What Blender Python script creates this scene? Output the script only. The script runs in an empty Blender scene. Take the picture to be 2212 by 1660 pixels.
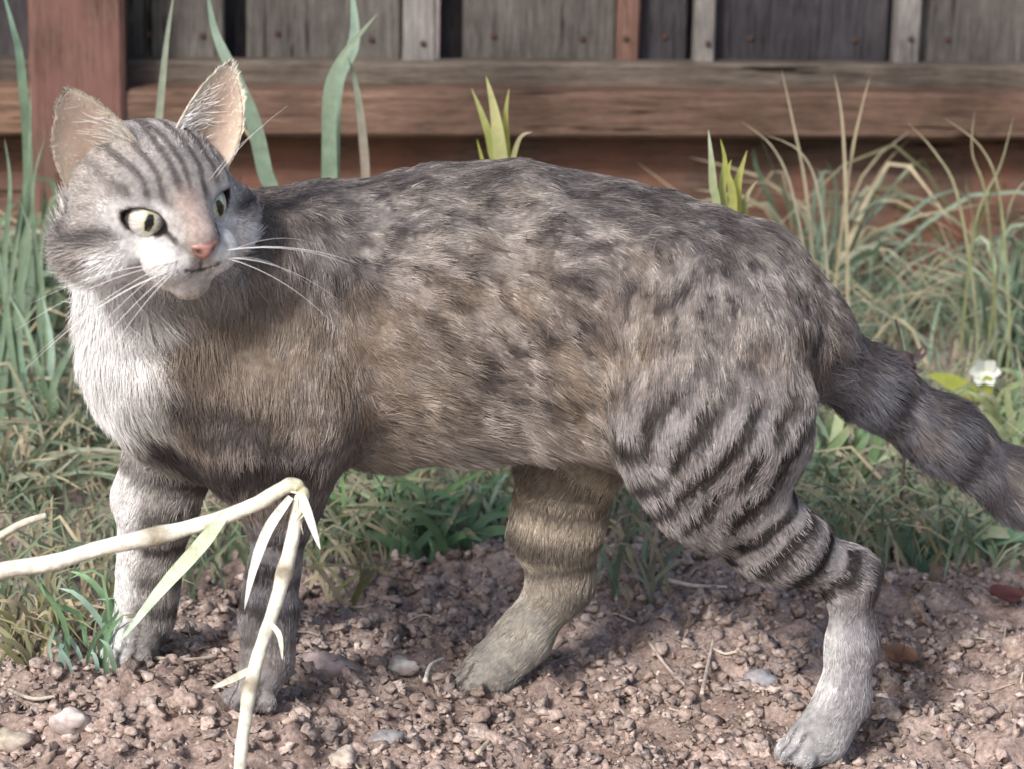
import bpy, math, random
import numpy as np
from mathutils import Matrix, Vector

random.seed(7)
RNG = np.random.default_rng(11)
C = bpy.context.scene.collection
SC = bpy.context.scene

# ------------------------------------------------------------------ camera, sky, sun, exposure
LENS = 100.0
PITCH, ROLL = math.radians(16.1), math.radians(1.2)
CAM = np.array([0.0, -1.40, 0.60])
cd = bpy.data.cameras.new('camera'); cam = bpy.data.objects.new('camera', cd); C.objects.link(cam)
cd.lens = LENS; cd.sensor_width = 36; cd.clip_start = 0.05; cd.clip_end = 500
RM = Matrix.Rotation(math.pi/2 - PITCH, 4, 'X') @ Matrix.Rotation(ROLL, 4, 'Z')
cam.matrix_world = Matrix.Translation(Vector(CAM)) @ RM
cd.dof.use_dof = True; cd.dof.focus_distance = 1.50; cd.dof.aperture_fstop = 13.0
SC.camera = cam

SUNV = np.array([-0.40, -0.70, 0.62]); SUNV = SUNV/np.linalg.norm(SUNV)
w = bpy.data.worlds.new('World'); SC.world = w; w.use_nodes = True
nt = w.node_tree; bgn = nt.nodes['Background']
sky = nt.nodes.new('ShaderNodeTexSky'); sky.sky_type = 'NISHITA'; sky.sun_disc = False
sky.sun_elevation = math.asin(SUNV[2]); sky.sun_rotation = math.atan2(SUNV[0], SUNV[1])
sky.air_density = 1.0; sky.dust_density = 2.5; sky.ozone_density = 0.6
nt.links.new(sky.outputs[0], bgn.inputs[0]); bgn.inputs[1].default_value = 0.11
sl = bpy.data.lights.new('sun', 'SUN'); sun = bpy.data.objects.new('sun', sl); C.objects.link(sun)
sl.energy = 2.2; sl.angle = math.radians(10); sl.color = (1.0, 0.965, 0.93)
sun.rotation_euler = Vector(-SUNV).to_track_quat('-Z', 'Y').to_euler(); sun.location = Vector(SUNV*6)
SC.view_settings.view_transform = 'Standard'; SC.view_settings.look = 'None'
SC.view_settings.exposure = 0.84; SC.view_settings.gamma = 1.0
SC.cycles.max_bounces = 6; SC.cycles.diffuse_bounces = 3; SC.cycles.glossy_bounces = 2; SC.cycles.transmission_bounces = 4
try: SC.cycles_curves.shape = 'RIBBONS'
except Exception: pass

# ------------------------------------------------------------------ measuring helpers
R3 = np.array(RM.to_3x3())
FPX = 2212*LENS/36.0
def at(u, v, Y):
    """point on the vertical plane y=Y that stands at (u, v) on a 2212 x 1660 sheet of the picture"""
    d = R3 @ np.array([(u-1106)/FPX, -(v-830)/FPX, -1.0])
    return CAM + d*((Y-CAM[1])/d[1])
def sc_at(p):
    """metres per sheet pixel at a point"""
    return float(-(R3.T @ (np.asarray(p)-CAM))[2]/FPX)

def _h(ix, iy, iz, s):
    n = (ix*374761393 + iy*668265263 + iz*2147483647 + s*1274126177) & 0xffffffff
    n = ((n ^ (n >> 13))*1274126177) & 0xffffffff
    n = ((n ^ (n >> 16))*2246822519) & 0xffffffff
    return ((n ^ (n >> 15)) & 0xffffff)/float(0xffffff)
def noise(P, s=0):
    """value noise 0..1 of an (N,3) array"""
    P = np.asarray(P, float); I = np.floor(P).astype(np.int64); f = P-I; f = f*f*(3-2*f)
    out = 0
    for a in (0, 1):
        for b in (0, 1):
            for c in (0, 1):
                wgt = (f[:, 0] if a else 1-f[:, 0])*(f[:, 1] if b else 1-f[:, 1])*(f[:, 2] if c else 1-f[:, 2])
                out = out + wgt*_h(I[:, 0]+a, I[:, 1]+b, I[:, 2]+c, s)
    return out
def ss(a, b, x):
    t = np.clip((x-a)/(b-a), 0, 1); return t*t*(3-2*t)
def nrm(a):
    return a/np.maximum(np.linalg.norm(a, axis=-1, keepdims=True), 1e-9)

# ------------------------------------------------------------------ object helpers
def link(o, parent=None):
    C.objects.link(o)
    if parent is not None: o.parent = parent
    return o
def tag(o, label=None, cat=None, group=None, kind=None):
    for k, v in (('label', label), ('category', cat), ('group', group), ('kind', kind)):
        if v: o[k] = v
    return o
def empty(name, loc=(0, 0, 0), rz=0.0):
    o = bpy.data.objects.new(name, None); o.location = Vector(loc); o.rotation_euler = (0, 0, rz); o.empty_display_size = .02
    return link(o)
def mesh(name, V, F, mat, parent=None, smooth=True, col=None):
    """one mesh object; V and col are world-space / per-vertex, moved into the parent's frame"""
    m = bpy.data.meshes.new(name); V = np.asarray(V, float)
    if parent is not None:
        iv = np.array(parent_matrix(parent).inverted()); V = V @ iv[:3, :3].T + iv[:3, 3]
    m.from_pydata(V.tolist(), [], F if isinstance(F, list) else F.tolist())
    if smooth: m.polygons.foreach_set('use_smooth', np.ones(len(m.polygons), bool))
    if col is not None:
        a = m.color_attributes.new('tint', 'FLOAT_COLOR', 'POINT')
        c4 = np.ones((len(V), 4)); c4[:, :3] = col; a.data.foreach_set('color', c4.astype(np.float32).ravel())
    if mat: m.materials.append(mat)
    m.update()
    return link(bpy.data.objects.new(name, m), parent)
def parent_matrix(p):
    M = Matrix.LocRotScale(p.location, p.rotation_euler, p.scale)
    return parent_matrix(p.parent) @ M if p.parent else M

# ------------------------------------------------------------------ materials
def principled(name, rough=.8, spec=.25):
    m = bpy.data.materials.new(name); m.use_nodes = True
    b = m.node_tree.nodes['Principled BSDF']; b.inputs['Roughness'].default_value = rough
    b.inputs['Specular IOR Level'].default_value = spec
    return m, m.node_tree, b
def ramp(t, stops):
    r = t.nodes.new('ShaderNodeValToRGB'); e = r.color_ramp.elements
    while len(e) < len(stops): e.new(.5)
    for x, (p, c) in zip(e, stops): x.position = p; x.color = (*c, 1)
    return r
def noise_node(t, scale, detail=6, rough=.6, vec=None, sc=(1, 1, 1)):
    n = t.nodes.new('ShaderNodeTexNoise'); n.inputs['Scale'].default_value = scale
    n.inputs['Detail'].default_value = detail; n.inputs['Roughness'].default_value = rough
    mp = t.nodes.new('ShaderNodeMapping'); mp.inputs['Scale'].default_value = sc
    tc = t.nodes.new('ShaderNodeTexCoord'); t.links.new(tc.outputs[vec or 'Object'], mp.inputs[0])
    t.links.new(mp.outputs[0], n.inputs['Vector'])
    return n
def bump(t, b, src, strength, dist):
    n = t.nodes.new('ShaderNodeBump'); n.inputs['Strength'].default_value = strength; n.inputs['Distance'].default_value = dist
    t.links.new(src, n.inputs['Height']); t.links.new(n.outputs[0], b.inputs['Normal'])
def mix(t, a, b_, f, mode='MIX'):
    n = t.nodes.new('ShaderNodeMix'); n.data_type = 'RGBA'; n.blend_type = mode
    for sock, v in ((n.inputs[6], a), (n.inputs[7], b_)):
        if isinstance(v, tuple): sock.default_value = (*v, 1)
        else: t.links.new(v, sock)
    if isinstance(f, float): n.inputs[0].default_value = f
    else: t.links.new(f, n.inputs[0])
    return n.outputs[2]

def wood_mat(name, dark, light, red=None, vertical=True):
    m, t, b = principled(name, .88, .15)
    def ax(k, l): return (k, k, l) if vertical else (l, k, k)
    warp = noise_node(t, 9, 3, .5, sc=ax(1, .35)); tc = t.nodes.new('ShaderNodeTexCoord')
    vm = t.nodes.new('ShaderNodeVectorMath'); vm.operation = 'MULTIPLY_ADD'; t.links.new(warp.outputs['Color'], vm.inputs[0]); vm.inputs[1].default_value = (.012, .012, .012); t.links.new(tc.outputs['Object'], vm.inputs[2])
    def grain(scale, sc, det=8):
        n = t.nodes.new('ShaderNodeTexNoise'); n.inputs['Scale'].default_value = scale; n.inputs['Detail'].default_value = det; n.inputs['Roughness'].default_value = .68
        mp = t.nodes.new('ShaderNodeMapping'); mp.inputs['Scale'].default_value = sc; t.links.new(vm.outputs[0], mp.inputs[0]); t.links.new(mp.outputs[0], n.inputs['Vector']); return n
    g = grain(10, ax(24, 1.6)); r = ramp(t, [(.32, dark), (.68, light)]); t.links.new(g.outputs[0], r.inputs[0])
    f = grain(60, ax(14, .9), 4); rf = ramp(t, [(.30, (.55, .55, .55)), (.55, (1.12, 1.12, 1.12))]); t.links.new(f.outputs[0], rf.inputs[0])
    c = mix(t, r.outputs[0], rf.outputs[0], 1.0, 'MULTIPLY')
    big = noise_node(t, 7, 5, .65); rb = ramp(t, [(.32, (.50, .49, .48)), (.68, (1.2, 1.17, 1.12))]); t.links.new(big.outputs[0], rb.inputs[0])
    c = mix(t, c, rb.outputs[0], 1.0, 'MULTIPLY')
    ck = grain(16, ax(9, .35), 3); rc = ramp(t, [(.335, (.16, .14, .13)), (.37, (1, 1, 1))]); t.links.new(ck.outputs[0], rc.inputs[0])
    c = mix(t, c, rc.outputs[0], 1.0, 'MULTIPLY')
    vo = t.nodes.new('ShaderNodeTexVoronoi'); vo.inputs['Scale'].default_value = 5.5; mv = t.nodes.new('ShaderNodeMapping'); mv.inputs['Scale'].default_value = ax(1.6, 1.0)
    t.links.new(vm.outputs[0], mv.inputs[0]); t.links.new(mv.outputs[0], vo.inputs['Vector'])
    rk = ramp(t, [(.03, (.25, .2, .17)), (.075, (1, 1, 1))]); t.links.new(vo.outputs['Distance'], rk.inputs[0]); c = mix(t, c, rk.outputs[0], 1.0, 'MULTIPLY')
    if red:
        n2 = noise_node(t, 9, 6, .65); r2 = ramp(t, [(.45, (0, 0, 0)), (.65, (1, 1, 1))]); t.links.new(n2.outputs[0], r2.inputs[0])
        c = mix(t, c, red, r2.outputs[0])
    oi = t.nodes.new('ShaderNodeObjectInfo'); rr = ramp(t, [(0, (.78, .78, .8)), (1, (1.18, 1.15, 1.1))]); t.links.new(oi.outputs['Random'], rr.inputs[0])
    c = mix(t, c, rr.outputs[0], 1.0, 'MULTIPLY')
    t.links.new(c, b.inputs['Base Color'])
    h = mix(t, g.outputs[0], rc.outputs[0], .5, 'MIX'); bump(t, b, h, .9, .003)
    return m
def tint_mat(name, rough=.7, spec=.25, trans=0.0, nscale=60, var=.35, attr='tint', bmp=0.0):
    """colour from the vertex attribute, broken up by noise; optional light through thin leaves"""
    m, t, b = principled(name, rough, spec)
    a = t.nodes.new('ShaderNodeAttribute'); a.attribute_name = attr
    n = noise_node(t, nscale, 5, .6); r = ramp(t, [(.3, (1-var,)*3), (.7, (1+var*.6,)*3)]); t.links.new(n.outputs[0], r.inputs[0])
    c = mix(t, a.outputs['Color'], r.outputs[0], 1.0, 'MULTIPLY'); t.links.new(c, b.inputs['Base Color'])
    if bmp: bump(t, b, n.outputs[0], .7, bmp)
    if trans:
        tr = t.nodes.new('ShaderNodeBsdfTranslucent'); t.links.new(c, tr.inputs[0])
        mx = t.nodes.new('ShaderNodeMixShader'); mx.inputs[0].default_value = trans
        t.links.new(b.outputs[0], mx.inputs[1]); t.links.new(tr.outputs[0], mx.inputs[2])
        t.links.new(mx.outputs[0], t.nodes['Material Output'].inputs[0])
    return m

M = {}
M['board'] = wood_mat('weathered_grey_board', (.070, .066, .066), (.150, .142, .135))
M['board_dark'] = wood_mat('dark_grey_board', (.040, .038, .046), (.095, .090, .100))  # darker blue grey tone for the backing and the set-back face boards
M['board_pale'] = wood_mat('pale_grey_batten', (.15, .145, .15), (.27, .26, .26))
M['board_red'] = wood_mat('red_brown_board', (.09, .05, .042), (.17, .105, .09))
M['rail'] = wood_mat('brown_rail', (.105, .066, .050), (.235, .155, .120), vertical=False)
M['ledge'] = wood_mat('grey_brown_ledge', (.075, .064, .056), (.175, .15, .13), vertical=False)
M['gravel'] = wood_mat('red_brown_gravel_board', (.070, .047, .040), (.155, .105, .088), (.17, .080, .058), vertical=False)
M['post'] = wood_mat('red_brown_post', (.10, .058, .047), (.20, .125, .105), (.19, .095, .085))
M['leaf'] = tint_mat('leaf_blade', .55, .35, .35, 90, .25)
M['turf'] = tint_mat('turf_blade', .65, .25, .3, 60, .3)
M['straw'] = tint_mat('dry_straw', .62, .22, .10, 160, .42, bmp=.0012)
M['stone'] = tint_mat('garden_stone', .75, .3, 0, 120, .45, bmp=.001)
M['clod'] = tint_mat('soil_crumb', .97, .05, 0, 330, .6, bmp=.0015)
M['lump'] = tint_mat('soil_lump', .97, .05, 0, 2.6, .6, bmp=.0022)
M['fur'] = tint_mat('cat_fur', .5, .28, 0, 40, .06, attr='fur_color')
M['skin'] = tint_mat('cat_skin_under_fur', .85, .1, 0, 300, .35)
M['ear'] = tint_mat('thin_ear_skin', .6, .25, .48, 120, .12)
M['nose'] = tint_mat('nose_leather', .45, .4, 0, 500, .3, bmp=.0003)
M['whisker'] = tint_mat('whisker_hair', .35, .5, .2, 5, .02)
M['eye'] = tint_mat('wet_eye', .06, .6, 0, 40, .02)

# ================================================================== the cat's bones (sheet u, v, depth Y, radius in sheet pixels)
def chain(pts):
    out = []
    for (u, v, Y, r) in pts:
        p = at(u, v, Y); out.append((p, r*sc_at(p)))
    return out
CH = {
 'trunk': chain([(640, 690, .055, 268), (850, 680, .060, 285), (1060, 676, .055, 292), (1290, 690, .045, 282), (1520, 695, .035, 246)]),
 'chest': chain([(410, 610, .048, 192), (425, 725, .038, 206), (515, 845, .030, 190)]),
 'shoulder': chain([(610, 640, .020, 150), (600, 860, .005, 130), (590, 990, .000, 100)]),
 'foreleg_near': chain([(596, 960, .000, 92), (606, 1080, .002, 66), (586, 1250, -.002, 49), (580, 1330, -.004, 48), (578, 1420, -.006, 42), (552, 1486, -.018, 44)]),
 'foreleg_far': chain([(390, 900, .050, 120), (340, 1090, .058, 80), (322, 1210, .060, 52), (316, 1290, .060, 48), (310, 1345, .060, 42), (286, 1392, .048, 44)]),
 'thigh': chain([(1535, 760, .005, 215), (1540, 930, -.012, 185), (1545, 1050, -.015, 125)]),
 'hind_near': chain([(1545, 1050, -.015, 120), (1685, 1165, -.010, 92), (1836, 1240, .002, 54), (1840, 1390, .000, 45), (1822, 1505, -.004, 45), (1776, 1585, -.010, 46), (1742, 1606, -.014, 42)]),
 'hind_far': chain([(1340, 860, .080, 170), (1225, 1010, .085, 104), (1200, 1130, .088, 82), (1212, 1255, .092, 56), (1130, 1375, .088, 45), (1066, 1440, .084, 42), (1040, 1452, .082, 36)]),
 'tail': chain([(1610, 630, .040, 92), (1740, 730, .045, 66), (1880, 832, .055, 58), (2030, 936, .065, 56), (2210, 1056, .075, 54), (2420, 1180, .080, 48), (2600, 1280, .080, 40)]),
}
SQ = {'trunk': 1.22, 'chest': 1.12}           # narrower across than they are high
SMK = {'trunk': .03, 'chest': .035, 'shoulder': .03, 'foreleg_near': .016, 'foreleg_far': .016, 'thigh': .026, 'hind_near': .014, 'hind_far': .016, 'tail': .02}

# terrain: gentle garden soil, carrying each paw
GY_SLOPE = 0.0
PAWS = []
for nm in ('foreleg_near', 'foreleg_far', 'hind_near', 'hind_far'):
    p, r = CH[nm][-1]; PAWS.append((p[0], p[1], p[2]-r*.86))
PAWS = np.array(PAWS)
def soil_edge(x):
    return np.interp(x, [-.5, -.27, -.18, 0, .25, .5], [.10, .13, .22, .31, .265, .27])
def base_z(x, y):
    P = np.stack([x*9, y*9, np.zeros_like(x)], -1)
    near = np.exp(-((y-.1)/.8)**2)
    return (noise(P, 3)-.5)*.020*near + (noise(P*2.7, 4)-.5)*.008*near + .012*ss(.25, .5, y)
A = np.exp(-((PAWS[:, None, :2]-PAWS[None, :, :2])**2).sum(-1)/(2*.075**2))
WR = np.linalg.solve(A, PAWS[:, 2]-base_z(PAWS[:, 0], PAWS[:, 1]))
def ground_z(x, y, fine=True):
    x = np.atleast_1d(np.asarray(x, float)); y = np.atleast_1d(np.asarray(y, float))
    z = base_z(x, y)
    for (px, py, pz), wt in zip(PAWS, WR):
        z = z + wt*np.exp(-((x-px)**2+(y-py)**2)/(2*.075**2))
    if fine:
        s = np.exp(-np.clip(np.abs(y-.05)-.5, 0, None)/.15)*np.exp(-np.clip(np.abs(x)-.6, 0, None)/.15)
        P = np.stack([x, y, np.zeros_like(x)], -1)
        z = z + s*((noise(P*45, 5)-.5)*.011 - np.abs(noise(P*75, 15)-.5)*.012 + (noise(P*120, 6)-.5)*.0075 + (noise(P*230, 8)-.5)*.0045)
    return z
def on_ground(u, v):
    p = at(u, v, 0.0); d = nrm(p-CAM); z = 0.0
    for _ in range(12):
        q = CAM + d*((z-CAM[2])/d[2]); z = float(ground_z(q[0], q[1], False)[0])
    return np.array([q[0], q[1], z])

# ------------------------------------------------------------------ ground
def ground():
    def axis(lo, hi, step, far):
        a = np.arange(lo, hi+1e-6, step); out = []; d = step
        x = hi
        while x < far: d *= 1.35; x += d; out.append(x)
        lo_ = [lo-(q-hi) for q in out][::-1]
        return np.concatenate([lo_, a, out])
    xs = axis(-.48, .48, .004, 60); ys = axis(-.30, .95, .0045, 60)
    X, Y = np.meshgrid(xs, ys, indexing='ij'); x = X.ravel(); y = Y.ravel(); z = ground_z(x, y)
    z = z - .02*ss(1.0, 3.0, np.hypot(x, y))
    nx, ny = len(xs), len(ys); i = np.arange(nx*ny).reshape(nx, ny)
    F = np.stack([i[:-1, :-1], i[1:, :-1], i[1:, 1:], i[:-1, 1:]], -1).reshape(-1, 4)
    m, t, b = principled('garden_soil', .95, .08)
    n1 = noise_node(t, 55, 8, .7); r1 = ramp(t, [(.28, (.165, .122, .104)), (.5, (.38, .298, .262)), (.72, (.58, .475, .425))]); t.links.new(n1.outputs[0], r1.inputs[0])
    n2 = noise_node(t, 6, 4, .6); r2 = ramp(t, [(.3, (.62, .58, .56)), (.7, (1.15, 1.13, 1.12))]); t.links.new(n2.outputs[0], r2.inputs[0])
    n3 = noise_node(t, 400, 3, .6); r3 = ramp(t, [(.3, (.6, .6, .6)), (.7, (1.25, 1.25, 1.25))]); t.links.new(n3.outputs[0], r3.inputs[0])
    c = mix(t, mix(t, r1.outputs[0], r2.outputs[0], 1.0, 'MULTIPLY'), r3.outputs[0], 1.0, 'MULTIPLY')
    t.links.new(c, b.inputs['Base Color']); bump(t, b, n3.outputs[0], .8, .0015)
    g = mesh('ground', np.stack([x, y, z], -1), F, m)
    tag(g, 'dry crumbly pinkish brown garden soil under the cat', None, None, 'structure')
    return g
GROUND = ground()

# ------------------------------------------------------------------ clods, stones, bits on the soil
def lump(seed, n1=9, n2=6, rough=.5):
    """an irregular lump, unit size, as (V, F)"""
    r = np.random.default_rng(seed); V = [(0, 0, 1)]
    for i in range(1, n2):
        th = math.pi*i/n2
        for j in range(n1):
            ph = 2*math.pi*(j+.5*(i % 2))/n1; V.append((math.sin(th)*math.cos(ph), math.sin(th)*math.sin(ph), math.cos(th)))
    V.append((0, 0, -1)); V = np.array(V)
    V = V*(1+rough*(noise(V*1.6+seed*7.3, 1)-.5)*1.3+rough*.5*(noise(V*3.9+seed*3.1, 2)-.5)+r.normal(0, .03, len(V)))[:, None]
    V = V*np.array([1, r.uniform(.6, .95), r.uniform(.5, .85)])
    F = []
    for j in range(n1): F.append([0, 1+j, 1+(j+1) % n1])
    for i in range(n2-2):
        for j in range(n1):
            a = 1+i*n1+j; b = 1+i*n1+(j+1) % n1; F.append([a, a+n1, b+n1, b])
    L = len(V)-1; o = 1+(n2-2)*n1
    for j in range(n1): F.append([L, o+(j+1) % n1, o+j])
    return V, F
LUMPS = [lump(s, 10, 8, 1.75) for s in range(10)]
SOILC = np.array([[.38, .295, .258], [.44, .345, .30], [.28, .212, .183], [.53, .43, .38], [.40, .31, .27], [.35, .285, .255]])
def scatter_soil():
    meshes = []
    for k, (V, F) in enumerate(LUMPS):
        for c in range(3):
            m = bpy.data.meshes.new('soil_clod'); m.from_pydata(V.tolist(), [], F)
            a = m.color_attributes.new('tint', 'FLOAT_COLOR', 'POINT'); c4 = np.ones((len(V), 4)); c4[:, :3] = SOILC[(k+2*c) % 6]
            a.data.foreach_set('color', c4.astype(np.float32).ravel()); m.materials.append(M['lump']); m.polygons.foreach_set('use_smooth', np.ones(len(m.polygons), bool))
            meshes.append(m)
    # the larger clods, one object each
    cand = []
    while len(cand) < 290:
        x = RNG.uniform(-.36, .36); y = RNG.uniform(-.20, .34)
        if y > soil_edge(x)+.02: continue
        if noise(np.array([[x*14, y*14, 5.]]), 9)[0]*.8+.35 < RNG.random(): continue
        if min(np.hypot(PAWS[:, 0]-x, PAWS[:, 1]-y)) < .022: continue
        cand.append((x, y))
    cand = np.array(cand); z = ground_z(cand[:, 0], cand[:, 1])
    for (x, y), zz in zip(cand, z):
        s = .0028 + .0090*RNG.random()**2.8
        o = bpy.data.objects.new('soil_clod', meshes[RNG.integers(len(meshes))])
        o.location = (x, y, zz+s*.25); o.rotation_euler = RNG.uniform(0, 6.28, 3)*np.array([.15, .15, 1]); o.scale = (s, s, s); link(o, GROUND)
    # crumbs too small to pick out
    n = 26000; VS, FS, CS = [], [], []; off = 0
    x = RNG.uniform(-.40, .40, n); y = RNG.uniform(-.22, .36, n)
    keep = (y < soil_edge(x)+.03) & (noise(np.stack([x*22, y*22, x*0], -1), 12) > RNG.uniform(.0, .66, n)); x = x[keep]; y = y[keep]; z = ground_z(x, y)
    crumbs = [lump(40+s, 6, 5, 1.9) for s in range(8)]
    for q in range(len(x)):
        V, F = crumbs[RNG.integers(8)]; s = .0008+.0044*RNG.random()**3.0; a = RNG.uniform(0, 6.28); ca, sa = math.cos(a), math.sin(a)
        W = V*s; W = np.stack([W[:, 0]*ca-W[:, 1]*sa, W[:, 0]*sa+W[:, 1]*ca, W[:, 2]], -1)+np.array([x[q], y[q], z[q]+s*.3])
        VS.append(W); FS += [[i+off for i in f] for f in F]; off += len(W)
        CS.append(np.repeat((SOILC[RNG.integers(6)]*RNG.uniform(.82, 1.22))[None], len(W), 0))
    o = mesh('soil_crumbs', np.concatenate(VS), FS, M['clod'], GROUND, True, np.concatenate(CS)); o['kind'] = 'stuff'
scatter_soil()

def stone(name, label, cat, u, v, size, col, seed, flat=.95, rz=0.0, tilt=0.0, group=None, sink=.05):
    p = on_ground(u, v); V, F = lump(seed, 18, 12, .5); V = V*np.array([1, 1.05, 1.3])*(1+.14*(noise(V*5+seed, 71)-.5))[:, None]
    V = V*np.array(size)*np.array([.66, .8, .8*flat])
    o = mesh(name, V, F, M['stone'], None, True, np.repeat(np.array([col])*1.0, len(V), 0)*(.8+.4*noise(V/np.max(size)*3, seed))[:, None])
    ca = o.data.color_attributes['tint']; cc = np.empty(len(V)*4, np.float32); ca.data.foreach_get('color', cc); cc = cc.reshape(-1, 4); dirt = ss(.42, .62, noise(V/np.max(size)*2.3+seed, 72)*.7+.3*(1-(V[:, 2]/np.abs(V[:, 2]).max()*.5+.5)))
    cc[:, :3] = cc[:, :3]*(1-dirt[:, None]*.8)+np.array([.33, .262, .245])*dirt[:, None]*.8; ca.data.foreach_set('color', cc.ravel())
    o.location = Vector(p+np.array([0, 0, size[2]*flat*sink])); o.rotation_euler = (tilt, tilt*.5, rz)
    return tag(o, label, cat, group)

# ================================================================== the cat
CATP = at(1000, 1480, .04)
CAT = empty('cat', (float(CATP[0]), float(CATP[1]), float(ground_z(CATP[0], CATP[1], False)[0])))
tag(CAT, 'grey brown tabby cat with white ruff standing on the soil, looking back over its shoulder', 'cat')
HS = 0.0118
yaw, hp, hr = math.radians(34), math.radians(8), math.radians(5)
HC = at(328, 440, -.034)
F0 = np.array([math.sin(yaw)*math.cos(hp), -math.cos(yaw)*math.cos(hp), -math.sin(hp)])
R0 = np.array([math.cos(yaw), math.sin(yaw), 0.0]); U0 = np.cross(F0, R0)
if U0[2] < 0: U0 = -U0
HR = math.cos(hr)*R0+math.sin(hr)*U0; HU = math.cos(hr)*U0-math.sin(hr)*R0; HF = F0
def hw(r, u, f): return HC+HS*(r*HR+u*HU+f*HF)
def hl(P): D = (P-HC)/HS; return np.stack([D@HR, D@HU, D@HF], -1)

# ---- distance functions
def d_cone(P, a, b, ra, rb, sq=1.0):
    ab = b-a; t = np.clip(((P-a)@ab)/max(ab@ab, 1e-12), 0, 1); q = P-(a+t[..., None]*ab)
    if sq != 1.0: q = q*np.array([1, sq, 1])
    return np.linalg.norm(q, axis=-1)-(ra+t*(rb-ra)), t
def d_ell(P, c, rad, ax):
    q = (P-c)@ax.T; k0 = np.linalg.norm(q/rad, axis=-1); k1 = np.linalg.norm(q/(rad*rad), axis=-1)
    return k0*(k0-1)/np.maximum(k1, 1e-9)
HAX = np.stack([HR, HU, HF])
HEAD = []   # (kind, data, k)
def hcone(a, b, ra, rb, k): HEAD.append(('c', (hw(*a), hw(*b), ra*HS, rb*HS), k*HS))
def hell(c, rad, k): HEAD.append(('e', (hw(*c), np.array(rad)*HS, HAX), k*HS))
hell((0, .55, -.3), (3.25, 2.85, 3.3), .6)
for s in (-1, 1):
    hell((s*2.40, -.95, .75), (1.85, 1.65, 1.8), 1.0)
    hell((s*1.60, 1.30, 2.00), (.95, .75, .9), .7)
hcone((0, .95, 1.9), (0, -.02, 4.05), 1.60, .86, .8)
for s in (-1, 1): hell((s*.88, -1.02, 3.40), (1.26, 1.0, 1.12), .35)
hcone((0, -1.5, .8), (0, -2.15, 3.20), 1.8, .92, .5)
def d_head(P):
    d = None
    for kd, dat, k in HEAD:
        e = d_cone(P, *dat)[0] if kd == 'c' else d_ell(P, *dat)
        if d is None: d = e
        else:
            h = np.clip(.5+.5*(d-e)/k, 0, 1); d = d*(1-h)+e*h-k*h*(1-h)
    return d
NECK = (hw(0, -.6, -1.6), CH['chest'][1][0], 2.55*HS, 190*sc_at(HC))

def head_surface(r, u, f0):
    """local f where the face is met coming from outside along the forward axis"""
    fs = np.linspace(f0+4, f0-4, 400); P = np.stack([hw(r, u, f) for f in fs]); d = d_head(P)
    return fs[np.argmax(d < 0)]
EYE_R = .95
EYES = []
for s in (-1, 1):
    r, u = s*1.72, .52
    f = head_surface(r, u, 2.0)
    g = nrm(HF*.86+HR*s*.50+HU*.08)
    c = hw(r, u, f)-g*HS*.78
    ax_w = nrm(HR-g*(HR@g)); ax_h = np.cross(g, ax_w); ax_h = ax_h if ax_h@HU > 0 else -ax_h
    sl_ = math.radians(17)*s; aw = math.cos(sl_)*ax_w+math.sin(sl_)*ax_h; ah = math.cos(sl_)*ax_h-math.sin(sl_)*ax_w
    EYES.append((c, g, aw, ah))
EYE_OPEN = [(c+g*HS*.80, np.array([.90, .52, .80])*HS, np.stack([aw, ah, g])) for (c, g, aw, ah) in EYES]

S0 = sc_at(at(1106, 830, .03))
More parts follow.
